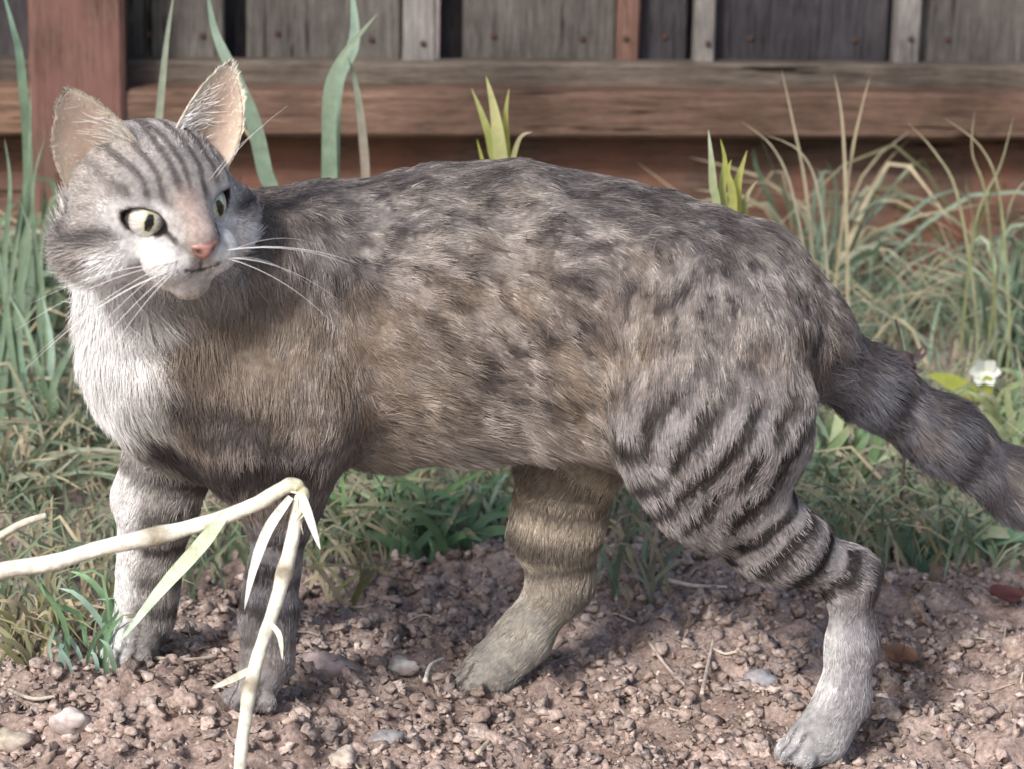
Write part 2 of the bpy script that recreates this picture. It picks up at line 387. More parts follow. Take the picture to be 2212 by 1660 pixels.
# ---- one continuous body surface
def build_body():
    h = .0017
    lo = np.array([9., 9, 9]); hi = -lo
    for nm, ch in CH.items():
        for p, r in ch: lo = np.minimum(lo, p-r); hi = np.maximum(hi, p+r)
    lo = np.minimum(lo, HC-.05)-.02; hi = np.maximum(hi, HC+.05)+.02
    dim = np.ceil((hi-lo)/h).astype(int); D = np.full(dim, .5, np.float32)
    gx = [lo[i]+h*np.arange(dim[i]) for i in range(3)]
    def apply(fn, a, b, k, op='u'):
        i0 = np.clip(np.floor((a-lo)/h).astype(int), 0, dim); i1 = np.clip(np.ceil((b-lo)/h).astype(int), 0, dim)
        sl = tuple(slice(i0[j], i1[j]) for j in range(3))
        G = np.stack(np.meshgrid(*[gx[j][sl[j]] for j in range(3)], indexing='ij'), -1)
        e = fn(G).astype(np.float32); d = D[sl]
        if op == 'u':
            w_ = np.clip(.5+.5*(d-e)/k, 0, 1); D[sl] = d*(1-w_)+e*w_-k*w_*(1-w_)
        else:
            e = -e; w_ = np.clip(.5-.5*(d-e)/k, 0, 1); D[sl] = d*(1-w_)+e*w_+k*w_*(1-w_)
    for nm, ch in CH.items():
        sq = SQ.get(nm, 1.0); kk = SMK[nm]
        for (a, ra), (b, rb) in zip(ch[:-1], ch[1:]):
            pad = max(ra, rb)+kk*.6+.006
            apply(lambda G: d_cone(G, a, b, ra, rb, sq)[0], np.minimum(a, b)-pad, np.maximum(a, b)+pad, kk)
    for a, b, ra, rb, kk in ((at(690, 490, .030), at(600, 720, .000), 44*S0, 74*S0, .012), (at(690, 950, .010), at(640, 1010, .004), 34*S0, 44*S0, .016)):
        pad = max(ra, rb)+.02; apply(lambda G: d_cone(G, a, b, ra, rb)[0], np.minimum(a, b)-pad, np.maximum(a, b)+pad, kk)
    # toes
    for nm, up in (('foreleg_near', 1), ('foreleg_far', 1), ('hind_near', 1), ('hind_far', 1)):
        (a, ra), (b, rb) = CH[nm][-2], CH[nm][-1]; f = nrm((b-a)*np.array([1, 1, 0])); sd = np.array([-f[1], f[0], 0]); pr = 49*S0
        for q, fw in ((-.86, .44), (-.30, .90), (.30, .90), (.86, .44)):
            c = b+f*fw*pr+sd*q*pr; c[2] = b[2]-.30*rb; r = pr*.43
            apply(lambda G: np.linalg.norm((G-c)*np.array([1, 1, 1.12]), axis=-1)-r, c-r-.008, c+r+.008, .0014)
    a, b, ra, rb = NECK; pad = max(ra, rb)+.02
    apply(lambda G: d_cone(G, a, b, ra, rb)[0], np.minimum(a, b)-pad, np.maximum(a, b)+pad, .03)
    apply(d_head, HC-.075, HC+.075, .012)
    for c, rad, ax in EYE_OPEN:
        apply(lambda G: d_ell(G, c, rad, ax), c-.018, c+.018, .0012, 's')
    # surface nets
    S = D < 0
    n = [S[i:dim[0]-1+i, j:dim[1]-1+j, k:dim[2]-1+k] for i in (0, 1) for j in (0, 1) for k in (0, 1)]
    cnt = sum(x.astype(np.int8) for x in n); act = np.argwhere((cnt > 0) & (cnt < 8))
    idx = -np.ones(dim-1, np.int64); idx[tuple(act.T)] = np.arange(len(act))
    cor = np.array([(i, j, k) for i in (0, 1) for j in (0, 1) for k in (0, 1)])
    val = np.stack([D[tuple((act+c).T)] for c in cor], 1)
    acc = np.zeros((len(act), 3)); num = np.zeros(len(act))
    for i in range(8):
        for j in range(i+1, 8):
            if np.abs(cor[i]-cor[j]).sum() != 1: continue
            a_, b_ = val[:, i], val[:, j]; m = (a_ < 0) != (b_ < 0); t = np.where(m, a_/np.where(m, a_-b_, 1), 0)
            acc += np.where(m[:, None], cor[i]+t[:, None]*(cor[j]-cor[i]), 0); num += m
    V = lo+h*(act+acc/num[:, None])
    Q = []
    for ax in range(3):
        o1, o2 = [(1, 2), (2, 0), (0, 1)][ax]
        s0 = [slice(1, -1)]*3; s0[ax] = slice(0, -1); s1 = [slice(1, -1)]*3; s1[ax] = slice(1, None)
        a_ = S[tuple(s0)]; b_ = S[tuple(s1)]
        for flip in (False, True):
            e = np.argwhere((a_ & ~b_) if not flip else (~a_ & b_)); off = np.ones(3, int); off[ax] = 0; e = e+off
            d1 = np.zeros(3, int); d1[o1] = 1; d2 = np.zeros(3, int); d2[o2] = 1
            q = np.stack([idx[tuple((e-d1-d2).T)], idx[tuple((e-d2).T)], idx[tuple(e.T)], idx[tuple((e-d1).T)]], 1)
            if flip: q = q[:, ::-1]
            Q.append(q)
    Q = np.concatenate(Q); Q = Q[(Q >= 0).all(1)]
    return V, Q
BV, BQ = build_body()

def vert_normals(V, Q):
    fn = np.cross(V[Q[:, 2]]-V[Q[:, 0]], V[Q[:, 3]]-V[Q[:, 1]]); N = np.zeros_like(V)
    for i in range(4): np.add.at(N, Q[:, i], fn)
    return nrm(N), .5*np.linalg.norm(fn, axis=1)
BN, BA = vert_normals(BV, BQ)
for _ in range(2):      # settle the skin a little
    acc = np.zeros_like(BV); cn = np.zeros(len(BV))
    for i in range(4):
        np.add.at(acc, BQ[:, i], BV[BQ[:, (i+1) % 4]]+BV[BQ[:, (i+3) % 4]]); np.add.at(cn, BQ[:, i], 2)
    BV = BV*.5+.5*acc/np.maximum(cn, 1)[:, None]
BN, BA = vert_normals(BV, BQ)
_loose = ss(.055, .075, np.linalg.norm(BV-HC, axis=1))*ss(.03, .10, BV[:, 2]-PAWS[:, 2].mean())
BV = BV+BN*((noise(BV*np.array([26, 26, 15]), 91)-.5)*.011+(noise(BV*60, 92)-.5)*.004)[:, None]*_loose[:, None]
BN, BA = vert_normals(BV, BQ)

# ---- coat: which part of the body a point belongs to, how the hair lies, its length and colour
REG = list(CH.keys())+['neck', 'head']
LEN = {'trunk': .0092, 'chest': .0125, 'shoulder': .0100, 'foreleg_near': .0068, 'foreleg_far': .0075, 'thigh': .0088, 'hind_near': .0070, 'hind_far': .0080, 'tail': .015, 'neck': .018, 'head': .0070}
LIFT = {'trunk': .30, 'chest': .40, 'shoulder': .30, 'foreleg_near': .28, 'foreleg_far': .30, 'thigh': .28, 'hind_near': .26, 'hind_far': .28, 'tail': .45, 'neck': .42, 'head': .36}
def regions(P):
    Wt, along, flow = [], [], []
    for nm in CH:
        ch = CH[nm]; best = np.full(len(P), 9.); al = np.zeros(len(P)); fl = np.zeros((len(P), 3)); acc = 0.0
        for (a, ra), (b, rb) in zip(ch[:-1], ch[1:]):
            d, t = d_cone(P, a, b, ra, rb, SQ.get(nm, 1.0)); ln = np.linalg.norm(b-a); m = d < best
            best = np.where(m, d, best); al = np.where(m, acc+t*ln, al); fl[m] = (b-a)/ln; acc += ln
        Wt.append(np.exp(-np.clip(best, 0, .2)/.006)*(1.0 if nm not in ('trunk',) else .8)); along.append(al); flow.append(fl)
    a, b, ra, rb = NECK; d, t = d_cone(P, a, b, ra, rb)
    Wt.append(.9*np.exp(-np.clip(d, 0, .2)/.006)); along.append(t*np.linalg.norm(b-a)); flow.append(np.repeat(nrm(b-a)[None], len(P), 0))
    Wt.append(3*np.exp(-np.clip(d_head(P), 0, .2)/.004)); along.append(np.zeros(len(P)))
    flow.append(nrm(P-hw(0, -.1, 4.7)))
    Wt = np.stack(Wt, 1); Wt /= Wt.sum(1, keepdims=True)
    return Wt, np.stack(along, 1), np.stack(flow, 1)
GB = np.array([.155, .126, .110]); GREY = np.array([.130, .122, .122]); DK = np.array([.042, .034, .035]); PALE = np.array([.37, .33, .305])
WHT = np.array([.86, .85, .84]); TAN = np.array([.255, .198, .145]); PINK = np.array([.60, .46, .40])
def lerp(a, b, t): return a*(1-t[:, None])+b*t[:, None]
def bars(al, per, warp, sharp=.25, duty=.42):
    ph = (al/per+warp) % 1.0; tri = np.abs(ph-.5)*2
    return ss(duty+sharp, duty-sharp, tri)
ZA, ZB = at(900, 400, .02)[2], at(900, 1400, .02)[2]
def coat(P, N, Wt, al):
    n = len(P); u = 1106+(P[:, 0])/S0; z = P[:, 2]; v = 400+1000*(z-ZA)/(ZB-ZA)
    n1 = noise(P*55, 21); n2 = noise(P*130, 22); n3 = noise(P*28, 23); wob = (n3-.5)*1.1+(n1-.5)*.5
    C_ = np.zeros((n, 3)); I = {k: i for i, k in enumerate(REG)}
    # trunk: brown grey ticked, broken mackerel bars, darker saddle
    base = lerp(np.repeat(GB[None], n, 0), TAN[None], ss(.45, .75, n3)*.55); base = lerp(base, GREY[None], ss(.1, .9, N[:, 2])*.8)
    st = bars(P[:, 0]+.25*z, .027, wob*.9, .30, .40)*ss(.42, .62, n1*.7+n3*.4); base = lerp(base, DK[None], st*.14)
    sp = .6*noise(P*np.array([320, 320, 200]), 25)+.4*noise(P*np.array([150, 150, 90]), 28); base = lerp(base, DK[None], ss(.53, .68, sp)*.85); base = lerp(base, PALE[None]*1.1, ss(.44, .26, sp)*.70)
    base = lerp(base, TAN[None]*1.05, ss(980, 820, u)*ss(560, 680, v)*.55)
    base = lerp(base, PALE[None], ss(.58, .78, n2*.7+noise(P*np.array([70, 70, 30]), 24)*.4)*.45)
    base = lerp(base, DK[None], ss(.66, .95, N[:, 2])*.58*(.6+.6*n1)); trunk = lerp(base, PALE[None], ss(-.3, -.9, N[:, 2])*.55)
    def limb(nm, per, amt, tone, off=0.0):
        b = np.repeat(tone[None], n, 0); b = lerp(b, GREY[None], n3*.4); s_ = bars(al[:, I[nm]]+off, per, wob*.35, .22, .40)
        return lerp(b, DK[None], s_*amt*(.65+.5*n1))
    dg = P[:, 0]*.80-z*.60; dst = bars(dg+.003*(n1-.5)+.002*(n2-.5), .0172, wob*.50, .17, .47)*ss(.16, .38, noise(P*70+9, 26))*(.85+.35*n1)
    hb = lerp(np.repeat(np.array([[.34, .312, .31]]), n, 0), GREY[None], n3*.4)
    near_h = lerp(hb, DK[None]*.55, np.clip(dst, 0, 1)*.97*ss(.140, .085, al[:, I['hind_near']]))
    low = ss(.30, .22, 0*z)+0
    a_ = al[:, I['hind_near']]; near_h = lerp(near_h, np.array([.25, .24, .26])[None]*(.6+.8*n1)[:, None], ss(.085, .120, a_)*.7)
    near_h = lerp(near_h, WHT[None]*.72, np.maximum(ss(.150, .185, a_)*.38, ss(-.1, -.8, N[:, 0])*ss(.085, .13, a_)*.7)*(.6+.6*n2))
    near_h = lerp(near_h, DK[None]*1.5, ss(.2, .8, N[:, 0])*ss(.070, .085, a_)*ss(.15, .11, a_)*.7)
    tb = ss(.006, .045, al[:, I['thigh']]); thigh = lerp(trunk, lerp(hb*.92, DK[None]*.45, np.clip(dst, 0, 1)*.96), tb)
    far_h = limb('hind_far', .019, .72, np.array([.40, .34, .27])); far_h = lerp(far_h, np.array([.30, .285, .26])[None]*(.6+.8*n1)[:, None], ss(.07, .17, al[:, I['hind_far']])*.7)
    fore_n = limb('foreleg_near', .019, .92, np.array([.25, .235, .25])); fore_n = lerp(fore_n, PALE[None], ss(.08, .12, al[:, I['foreleg_near']])*.5)
    fore_f = limb('foreleg_far', .020, .85, np.array([.42, .39, .37])); fore_f = lerp(fore_f, WHT[None], ss(.0, -.65, N[:, 0])*.85*ss(.02, .05, al[:, I['foreleg_far']]))
    tail = limb('tail', .028, .82, np.array([.112, .112, .135])); tail = lerp(tail, PALE[None], ss(.40, .2, noise(P*np.array([150, 150, 110]), 27))*.4); tail = lerp(tail, DK[None], ss(.3, .85, N[:, 2])*.7)
    # chest: white ruff on the throat side, warm brown towards the shoulder, two dark necklaces
    bx = lerp(np.repeat((TAN*.85)[None], n, 0), GB[None], n3); nk = bars(v+60*wob-.15*np.abs(u-430), 105, 0*z+.40, .16, .34)*ss(790, 880, v)
    chest = lerp(bx*(.75+.5*n2)[:, None], DK[None], nk*.88); wr = ss(330, 235, u+55*(n1-.5)+40*(n3-.5))*ss(990, 900, v)
    wr = np.maximum(wr, ss(660, 600, v+50*(n1-.5))*ss(470, 400, u))
    chest = lerp(chest, WHT[None], wr); sh = lerp(trunk, bx, ss(720, 560, u)*.5); sh = lerp(sh, DK[None], nk*.6)
    # head
    q = hl(P); r, uu, f = q[:, 0], q[:, 1], q[:, 2]; ar = np.abs(r)
    hd = lerp(np.repeat(np.array([[.40, .365, .345]]), n, 0), GREY[None], n2*.4)
    fs = bars(ar+.12*(n1-.5)*4, .78, .30+.0*r, .22, .40)*ss(.9, 1.5, uu)*ss(2.9, 2.2, ar); hd = lerp(hd, DK[None], fs*.75)
    ck = np.maximum(np.exp(-((uu-(.25-.28*(ar-2.2)))/.26)**2), np.exp(-((uu-(-.75-.25*(ar-2.4)))/.18)**2)*.7)*ss(2.15, 2.5, ar)*ss(3.2, 2.2, f); hd = lerp(hd, DK[None], ck*.85)
    wm = ss(2.0, 2.9, f)*ss(-.25, -.75, uu); wm = np.maximum(wm, ss(-.40, -.95, uu+.5*(n1-.5))*ss(3.9, 3.3, ar)); wm = np.maximum(wm, ss(.75, .35, np.hypot((ar-1.9)/1.0, (uu+.45)/.42)-.3)*.8); hd = lerp(hd, WHT[None], wm*.95)
    pk = ss(.80, .45, ar)*ss(2.9, 3.7, f)*ss(-.6, -.2, uu); hd = lerp(hd, PINK[None], pk*.6)
    br = ss(.75, .35, ar)*ss(1.5, 1.0, uu)*ss(2.4, 2.9, f)*(1-pk); hd = lerp(hd, np.array([[.42, .37, .32]]), br*.7)
    for (c, rad, ax) in EYE_OPEN:
        k = np.linalg.norm(((P-c)@ax.T)/rad*np.array([1, 1, .35]), axis=1)
        hd = lerp(hd, WHT[None]*.93, ss(2.3, 1.4, k)*.62*(.5+.8*n2)); hd = lerp(hd, np.array([[.045, .036, .032]]), ss(1.24, 1.06, k)*.92)
        kin = nrm((-ax[0]*np.sign((c-HC)@HR))[None])[0]      # tear line towards the nose
        w2 = (P-c)/HS; x_ = w2@kin; y_ = w2@ax[1]; hd = lerp(hd, DK[None]*.6, ss(.20, .08, np.abs(y_+.32*(x_-.9)+.12))*ss(.7, .9, x_)*ss(1.75, 1.35, x_)*.9)
    mo = ss(.13, .05, np.abs(uu+1.42-.30*ss(.1, .9, ar)+.10*ar))*ss(3.2, 3.6, f)*ss(1.05, .7, ar); hd = lerp(hd, np.array([[.05, .03, .03]]), mo*.9)
    ph = ss(.10, .04, ar)*ss(-.55, -.7, uu)*ss(-1.5, -1.35, uu)*ss(3.6, 4., f); hd = lerp(hd, np.array([[.06, .035, .035]]), ph*.8)
    neck = lerp(bx*.95, WHT[None], np.maximum(ss(350, 265, u+45*(n1-.5)), ss(560, 640, v)*ss(420, 330, u)))
    cols = {'trunk': trunk, 'chest': chest, 'shoulder': sh, 'foreleg_near': fore_n, 'foreleg_far': fore_f, 'thigh': thigh, 'hind_near': near_h, 'hind_far': far_h, 'tail': tail, 'neck': neck, 'head': hd}
    fr_ = ss(.2, -.3, N[:, 1])*(1-Wt[:, I['head']]); vb = np.where(u < 440, 915+.62*np.clip(u-300, 0, 140), 1002-.35*np.clip(u-440, 0, 140))
    nka = ss(46, 24, np.abs(v-vb+45*(n1-.5)+25*(n2-.5)))*ss(285, 320, u)*ss(725, 680, u); nkb = ss(32, 14, np.abs(v-815-.12*(u-480)+50*(n1-.5)))*ss(360, 400, u)*ss(660, 600, u)*.6
    nkb = np.maximum(nkb, ss(28, 12, np.abs(v-885+.10*(u-480)+50*(n3-.5)))*ss(380, 440, u)*ss(690, 640, u)*.6); NB = np.maximum(nka*.95, nkb*1.25)*fr_
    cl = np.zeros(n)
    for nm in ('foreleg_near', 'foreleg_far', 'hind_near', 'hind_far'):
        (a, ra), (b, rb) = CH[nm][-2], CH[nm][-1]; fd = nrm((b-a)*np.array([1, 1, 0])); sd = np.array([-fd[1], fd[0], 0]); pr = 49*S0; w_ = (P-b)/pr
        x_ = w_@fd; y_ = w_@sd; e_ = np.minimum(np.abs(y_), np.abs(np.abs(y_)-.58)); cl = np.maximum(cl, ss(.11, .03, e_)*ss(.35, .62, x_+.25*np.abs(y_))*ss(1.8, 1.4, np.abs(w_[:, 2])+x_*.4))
    for k, i in I.items(): C_ += Wt[:, i:i+1]*cols[k]
    C_ = lerp(C_, DK[None]*.8, NB)
    return C_*(1-.72*cl)[:, None]  # clefts between the toes: crease shade painted into the coat colour
def hair_strands(name, P, N, flow, L, lift, col, parent, width=.00013, segs=5, wild=.22):
    """hair curves: root P, lying along flow, colour banded along each hair"""
    n = len(P); nb = np.stack([noise(P*95+k*31, 30+k) for k in range(3)], 1)-.5; nc = np.stack([noise(P*260+k*17, 40+k) for k in range(3)], 1)-.5
    f = nrm(flow+nb*.75+nc*.55+RNG.normal(0, wild, (n, 3))); f = f-N*(f*N).sum(1, keepdims=True); f = nrm(f)
    L = L*RNG.uniform(.62, 1.15, n); li = np.clip(lift*RNG.uniform(.5, 1.5, n), .08, .9)
    t = np.linspace(0, 1, segs); pos = np.zeros((n, segs, 3))
    for k, tt in enumerate(t):
        pos[:, k] = P-N*.0006+L[:, None]*(f*(tt*np.cos(li))[:, None]+N*(np.sin(li)*(tt-.50*tt*tt))[:, None])
        pos[:, k, 2] -= L*.10*tt*tt
    cell = np.floor(P/.0032+nb*1.6).astype(np.int64); key = (cell[:, 0]*73856093) ^ (cell[:, 1]*19349663) ^ (cell[:, 2]*83492791)
    _, inv = np.unique(key, return_inverse=True); cnt = np.bincount(inv).astype(float); mid = pos[:, segs-1]
    cen = np.stack([np.bincount(inv, mid[:, k])/cnt for k in range(3)], 1)[inv]; far = np.linalg.norm(cen-mid, axis=1) < .008; pull = (far*RNG.uniform(.15, .75, n))[:, None]*(cen-mid)
    for k, tt in enumerate(t): pos[:, k] += pull*tt**1.5
    tip = RNG.random(n); br = (.80+.4*_h(inv, inv*0, inv*0, 3))*RNG.uniform(.82, 1.2, n); br_ = RNG.uniform(.78, 1.22, n); band = np.zeros((n, segs, 4), np.float32); band[..., 3] = 1
    for k, tt in enumerate(t):
        m = (.72+.5*math.sin(min(tt*1.5, 1)*math.pi*.75))*np.ones(n)
        m = np.where((tip < .28) & (tt > .8), m*.5, m); m = np.where((tip > .86) & (tt > .6), m*1.35, m)
        band[:, k, :3] = np.clip(col*(m*br)[:, None], .004, .90)
    h = bpy.data.hair_curves.new(name); h.add_curves([segs]*n)
    iv = np.array(parent_matrix(parent).inverted()); pl = pos.reshape(-1, 3) @ iv[:3, :3].T+iv[:3, 3]
    h.attributes['position'].data.foreach_set('vector', pl.astype(np.float32).ravel())
    ra = h.attributes.new('radius', 'FLOAT', 'POINT'); prof = np.array([1., 1., .85, .6, .15])[:segs]
    ra.data.foreach_set('value', (RNG.uniform(.7, 1.3, n)[:, None]*prof*width).astype(np.float32).ravel())
    ca = h.attributes.new('fur_color', 'FLOAT_COLOR', 'POINT'); ca.data.foreach_set('color', band.ravel())
    h.materials.append(M['fur'])
    return link(bpy.data.objects.new(name, h), parent)
def sample(V, Q, N, A, n, wts=None):
    pr = A*(1 if wts is None else wts); pr = pr/pr.sum(); q = Q[RNG.choice(len(Q), n, p=pr)]
    a, b = RNG.random((n, 1)), RNG.random((n, 1)); w4 = [(1-a)*(1-b), a*(1-b), a*b, (1-a)*b]
    return sum(w4[i]*V[q[:, i]] for i in range(4)), nrm(sum(w4[i]*N[q[:, i]] for i in range(4)))

def build_cat():
    W, al, fl = regions(BV); col = coat(BV, BN, W, al)
    for (c, rad, ax) in EYE_OPEN:
        k = np.linalg.norm(((BV-c)@ax.T)/rad, axis=1); col = lerp(col, np.array([[.02, .016, .016]]), ss(1.25, 1.1, k))
    mesh('body', BV, BQ, M['skin'], CAT, True, col*.75)
    q4 = hl(BV[BQ].mean(1)); inhead = (np.linalg.norm(q4, axis=1) < 5.6)
    mid_ = BV[BQ].mean(1); low_ = np.zeros(len(mid_))
    for nm in ('foreleg_near', 'foreleg_far', 'hind_near', 'hind_far'):
        for (pp, rr_) in CH[nm][-4:]: low_ = np.maximum(low_, ss(.055, .03, np.linalg.norm(mid_-pp, axis=1)))
    P, N = sample(BV, BQ, BN, BA, 340000, np.where(inhead, 2.6, 1.0)+2.0*low_)
    W, al, fl = regions(P); col = coat(P, N, W, al)
    flow = (W[:, :, None]*fl).sum(1); flow[:, 2] -= .35*W[:, REG.index('trunk')]*ss(.9, .2, N[:, 2])
    L = W@np.array([LEN[k] for k in REG]); lift = W@np.array([LIFT[k] for k in REG])
    L = L*(1+.8*W[:, REG.index('trunk')]*ss(.1, -.6, N[:, 2])+.35*W[:, REG.index('neck')])*(.8+.45*noise(P*60, 93)); lift = lift*(.7+.6*noise(P*45, 94))
    q = hl(P); hd = W[:, REG.index('head')]
    face = hd*ss(1.2, 2.6, q[:, 2]); L = L*(1-.55*face); lift = lift*(1-.35*face)
    cheek = hd*ss(2.0, 3.2, np.abs(q[:, 0]))*ss(.6, -.6, q[:, 1]); L = L*(1+1.6*cheek); lift = lift*(1+.3*cheek)
    for nm in ('foreleg_near', 'foreleg_far', 'hind_near', 'hind_far'):
        b = CH[nm][-1][0]; near = ss(.036, .016, np.linalg.norm(P-b, axis=1)); L = L*(1-.30*near); lift = lift*(1-.1*near)
    keep = np.ones(len(P), bool)
    for (c, rad, ax) in EYE_OPEN:
        e = ((P-c)@ax.T)/rad; k = np.linalg.norm(e, axis=1); keep &= k > 1.12; L = L*(1-.65*ss(1.9, 1.2, k)); lift = lift*(1-.6*ss(1.9, 1.2, k))
        away = nrm(P-c); nr = ss(2.0, 1.2, k)[:, None]; flow = flow*(1-nr*.8)+away*nr*.8
    keep &= np.linalg.norm(P-NOSEP, axis=1) > .0052
    hair_strands('fur', P[keep], N[keep], flow[keep], L[keep], lift[keep], col[keep], CAT)

    # eyes: pale green iris, narrow upright pupil
    for (c, g, aw, ah) in EYES:
        look = nrm(g*.8+HF*.35+np.array([.15, -.2, -.02])); ax = nrm(aw-look*(aw@look)); ay = np.cross(look, ax); ay = ay if ay@HU > 0 else -ay
        V, F, K = [], [], []; nr_, ns = 40, 64
        for i in range(nr_+1):
            th = math.pi*(i/nr_)**1.25
            for j in range(ns):
                ph = 2*math.pi*j/ns; lx, ly, lz = math.sin(th)*math.cos(ph), math.sin(th)*math.sin(ph), math.cos(th)
                bul = 1+.07*max(0, lz-.75)/.25
                V.append(c+HS*EYE_R*(lx*ax+ly*ay+lz*look)*bul)
                rad_ = math.hypot(lx, ly); pup = (lx/.19)**2+(ly/.40)**2
                if pup < 1: k_ = (.008, .008, .009)
                elif th < .98: t_ = min(1, rad_/.8); st = .9+.2*math.sin(ph*23+3*math.sin(ph*7)); lim = 1-.55*max(0, (th-.80)/.18); k_ = (.62*st*lim, .61*st*lim, (.44+.06*t_)*lim) if pup > 1.9 else (.46, .47, .30)
                else: k_ = (.06, .05, .045)
                K.append(k_)
        for i in range(nr_):
            for j in range(ns): F.append([i*ns+j, i*ns+(j+1) % ns, (i+1)*ns+(j+1) % ns, (i+1)*ns+j])
        mesh('eye', V, F, M['eye'], CAT, True, np.array(K))
    # nose leather: a small blunt triangle with two nostrils
    V, F, K = [], [], []; nu, nv = 20, 14
    fN = hl(NOSEP[None])[0][2]
    for i in range(nv+1):
        b = i/nv
        for j in range(nu+1):
            a = j/nu*2-1; wdt = .68*(1-.62*b**1.3)*(1-.35*max(0, .18-b)/.18); rr_ = a*wdt; uq = .33-b*.78
            fr = fN+.20-.34*abs(a)**2.2-.30*(abs(b-.38)/.62)**2.4
            nos = math.exp(-(((abs(a)-.62)/.26)**2+((b-.48)/.2)**2)); fr -= .14*nos
            V.append(hw(rr_, uq+hl(NOSEP[None])[0][1], fr)); c_ = np.array([.42, .22, .19])*(1-.85*nos)*(1-.35*(b < .08)); K.append(c_*(.6 if abs(a) > .93 else 1))
    for i in range(nv):
        for j in range(nu): a = i*(nu+1)+j; F.append([a, a+1, a+nu+2, a+nu+1])
    mesh('nose', V, F, M['nose'], CAT, True, np.array(K))
    # ears: cupped shells with an inner and an outer face
    for s in (-1, 1):
        if s < 0: IB, OB, T, CO, CI = [np.array(q) for q in ((-.75, 2.75, .75), (-3.10, .70, -1.4), (-3.45, 5.5, -.10), (-4.5, 3.1, -1.1), (-1.70, 4.7, .55))]; O = nrm(np.array([-.45, .15, .86]))
        else: IB, OB, T, CO, CI = [np.array(q) for q in ((1.0, 2.8, .15), (3.10, .85, .55), (3.45, 5.6, .45), (4.6, 3.0, .9), (1.75, 4.7, .3))]; O = nrm(np.array([-.20, .15, .93]))
        B = (IB+OB)/2; axu = nrm(T-B); acr = nrm((OB-IB)*s); acr = acr if acr[0] > 0 else -acr; Hh = np.linalg.norm(T-B); ns, nt_ = 20, 18; V, K = [], []
        def bez(p0, p1, p2, t): return p0*(1-t)**2+p1*2*t*(1-t)+p2*t*t
        for side in (0, 1):
            for i in range(nt_+1):
                t = i/nt_; tb_ = t**.85; eo = bez(OB, CO, T+np.array([s*.12, 0, 0]), tb_); ei = bez(IB, CI, T-np.array([s*.12, 0, 0]), tb_)
                dp = (.48 if s < 0 else .62)*(1-t)**.7*min(1, np.linalg.norm(eo-ei)/2.6)
                for j in range(ns+1):
                    e01 = j/ns; a = e01*2-1; p = ei*(1-e01)+eo*e01-O*dp*(1-a*a)**.8
                    if side: p = p-O*.12*(1-.6*t)
                    V.append(hw(*p)); e = abs(a)
                    K.append(np.array([.87, .69, .58])*(1-.08*(1-t)*(1-e))+np.array([.05, .10, .09])*e**3 if not side else np.array([.55, .43, .34]))
        V = np.array(V); nn = (ns+1)*(nt_+1); F = []
        for side in (0, 1):
            for i in range(nt_):
                for j in range(ns):
                    a = side*nn+i*(ns+1)+j; q_ = [a, a+1, a+ns+2, a+ns+1]; F.append(q_ if side == 0 else q_[::-1])
        def rim(a, b): F.append([a, b, b+nn, a+nn])
        for i in range(nt_): rim(i*(ns+1), (i+1)*(ns+1)); rim((i+1)*(ns+1)+ns, i*(ns+1)+ns)
        for j in range(ns): rim(nt_*(ns+1)+j, nt_*(ns+1)+j+1)
        ear = mesh('ear', V, F, M['ear'], CAT, True, np.array(K))
        F = np.array(F); FO = F[ns*nt_:2*ns*nt_]; FI = F[:ns*nt_]
        upw = HS*(axu[0]*HR+axu[1]*HU+axu[2]*HF)/HS; Ow = O[0]*HR+O[1]*HU+O[2]*HF; aw_ = acr[0]*HR+acr[1]*HU+acr[2]*HF
        def outn(FF, want):
            Nn, Ar = vert_normals(V, FF); sg = np.sign((Nn@want)); sg[sg == 0] = 1
            return (Nn if (Nn@want).sum() > 0 else -Nn), Ar
        No, Ao = outn(FO, -Ow); P1, N1 = sample(V, FO, No, Ao, 5200); c1 = np.repeat(np.array([[.24, .20, .175]]), len(P1), 0)*(.7+.6*noise(P1*200, 50))[:, None]
        Ni, Ai = outn(FI, Ow); cen = V[FI].mean(1); q_ = (cen-hw(*B))@aw_/HS; edge = np.tile(np.abs((np.arange(ns)+.5)/ns*2-1), nt_)
        P2, N2 = sample(V, FI, Ni, Ai, 4200, .10+edge**2); c2 = np.repeat(np.array([[.80, .73, .60]]), len(P2), 0)
        med = np.tile(ss(.55, .0, (np.arange(ns)+.5)/ns), nt_)*ss(3.4, .4, (cen-hw(*B))@upw/HS); P3, N3 = sample(V, FI, Ni, Ai, 170, med+.001); c3 = np.repeat(np.array([[.80, .77, .72]]), len(P3), 0)
        PP = np.concatenate([P1, P2, P3]); NN = np.concatenate([N1, N2, N3]); CC = np.concatenate([c1, c2, c3])
        FL = np.concatenate([np.repeat(upw[None], len(P1)+len(P2), 0), np.repeat(nrm(upw*.8+aw_*s*.75+Ow*.3)[None], len(P3), 0)])
        LL = np.concatenate([np.full(len(P1), .0062), np.full(len(P2), .0052), np.full(len(P3), .014)]); LI = np.concatenate([np.full(len(P1), .22), np.full(len(P2), .25), np.full(len(P3), .55)])
        hair_strands('ear_fur', PP, NN, FL, LL, LI, CC, ear, width=.00013, wild=.18)
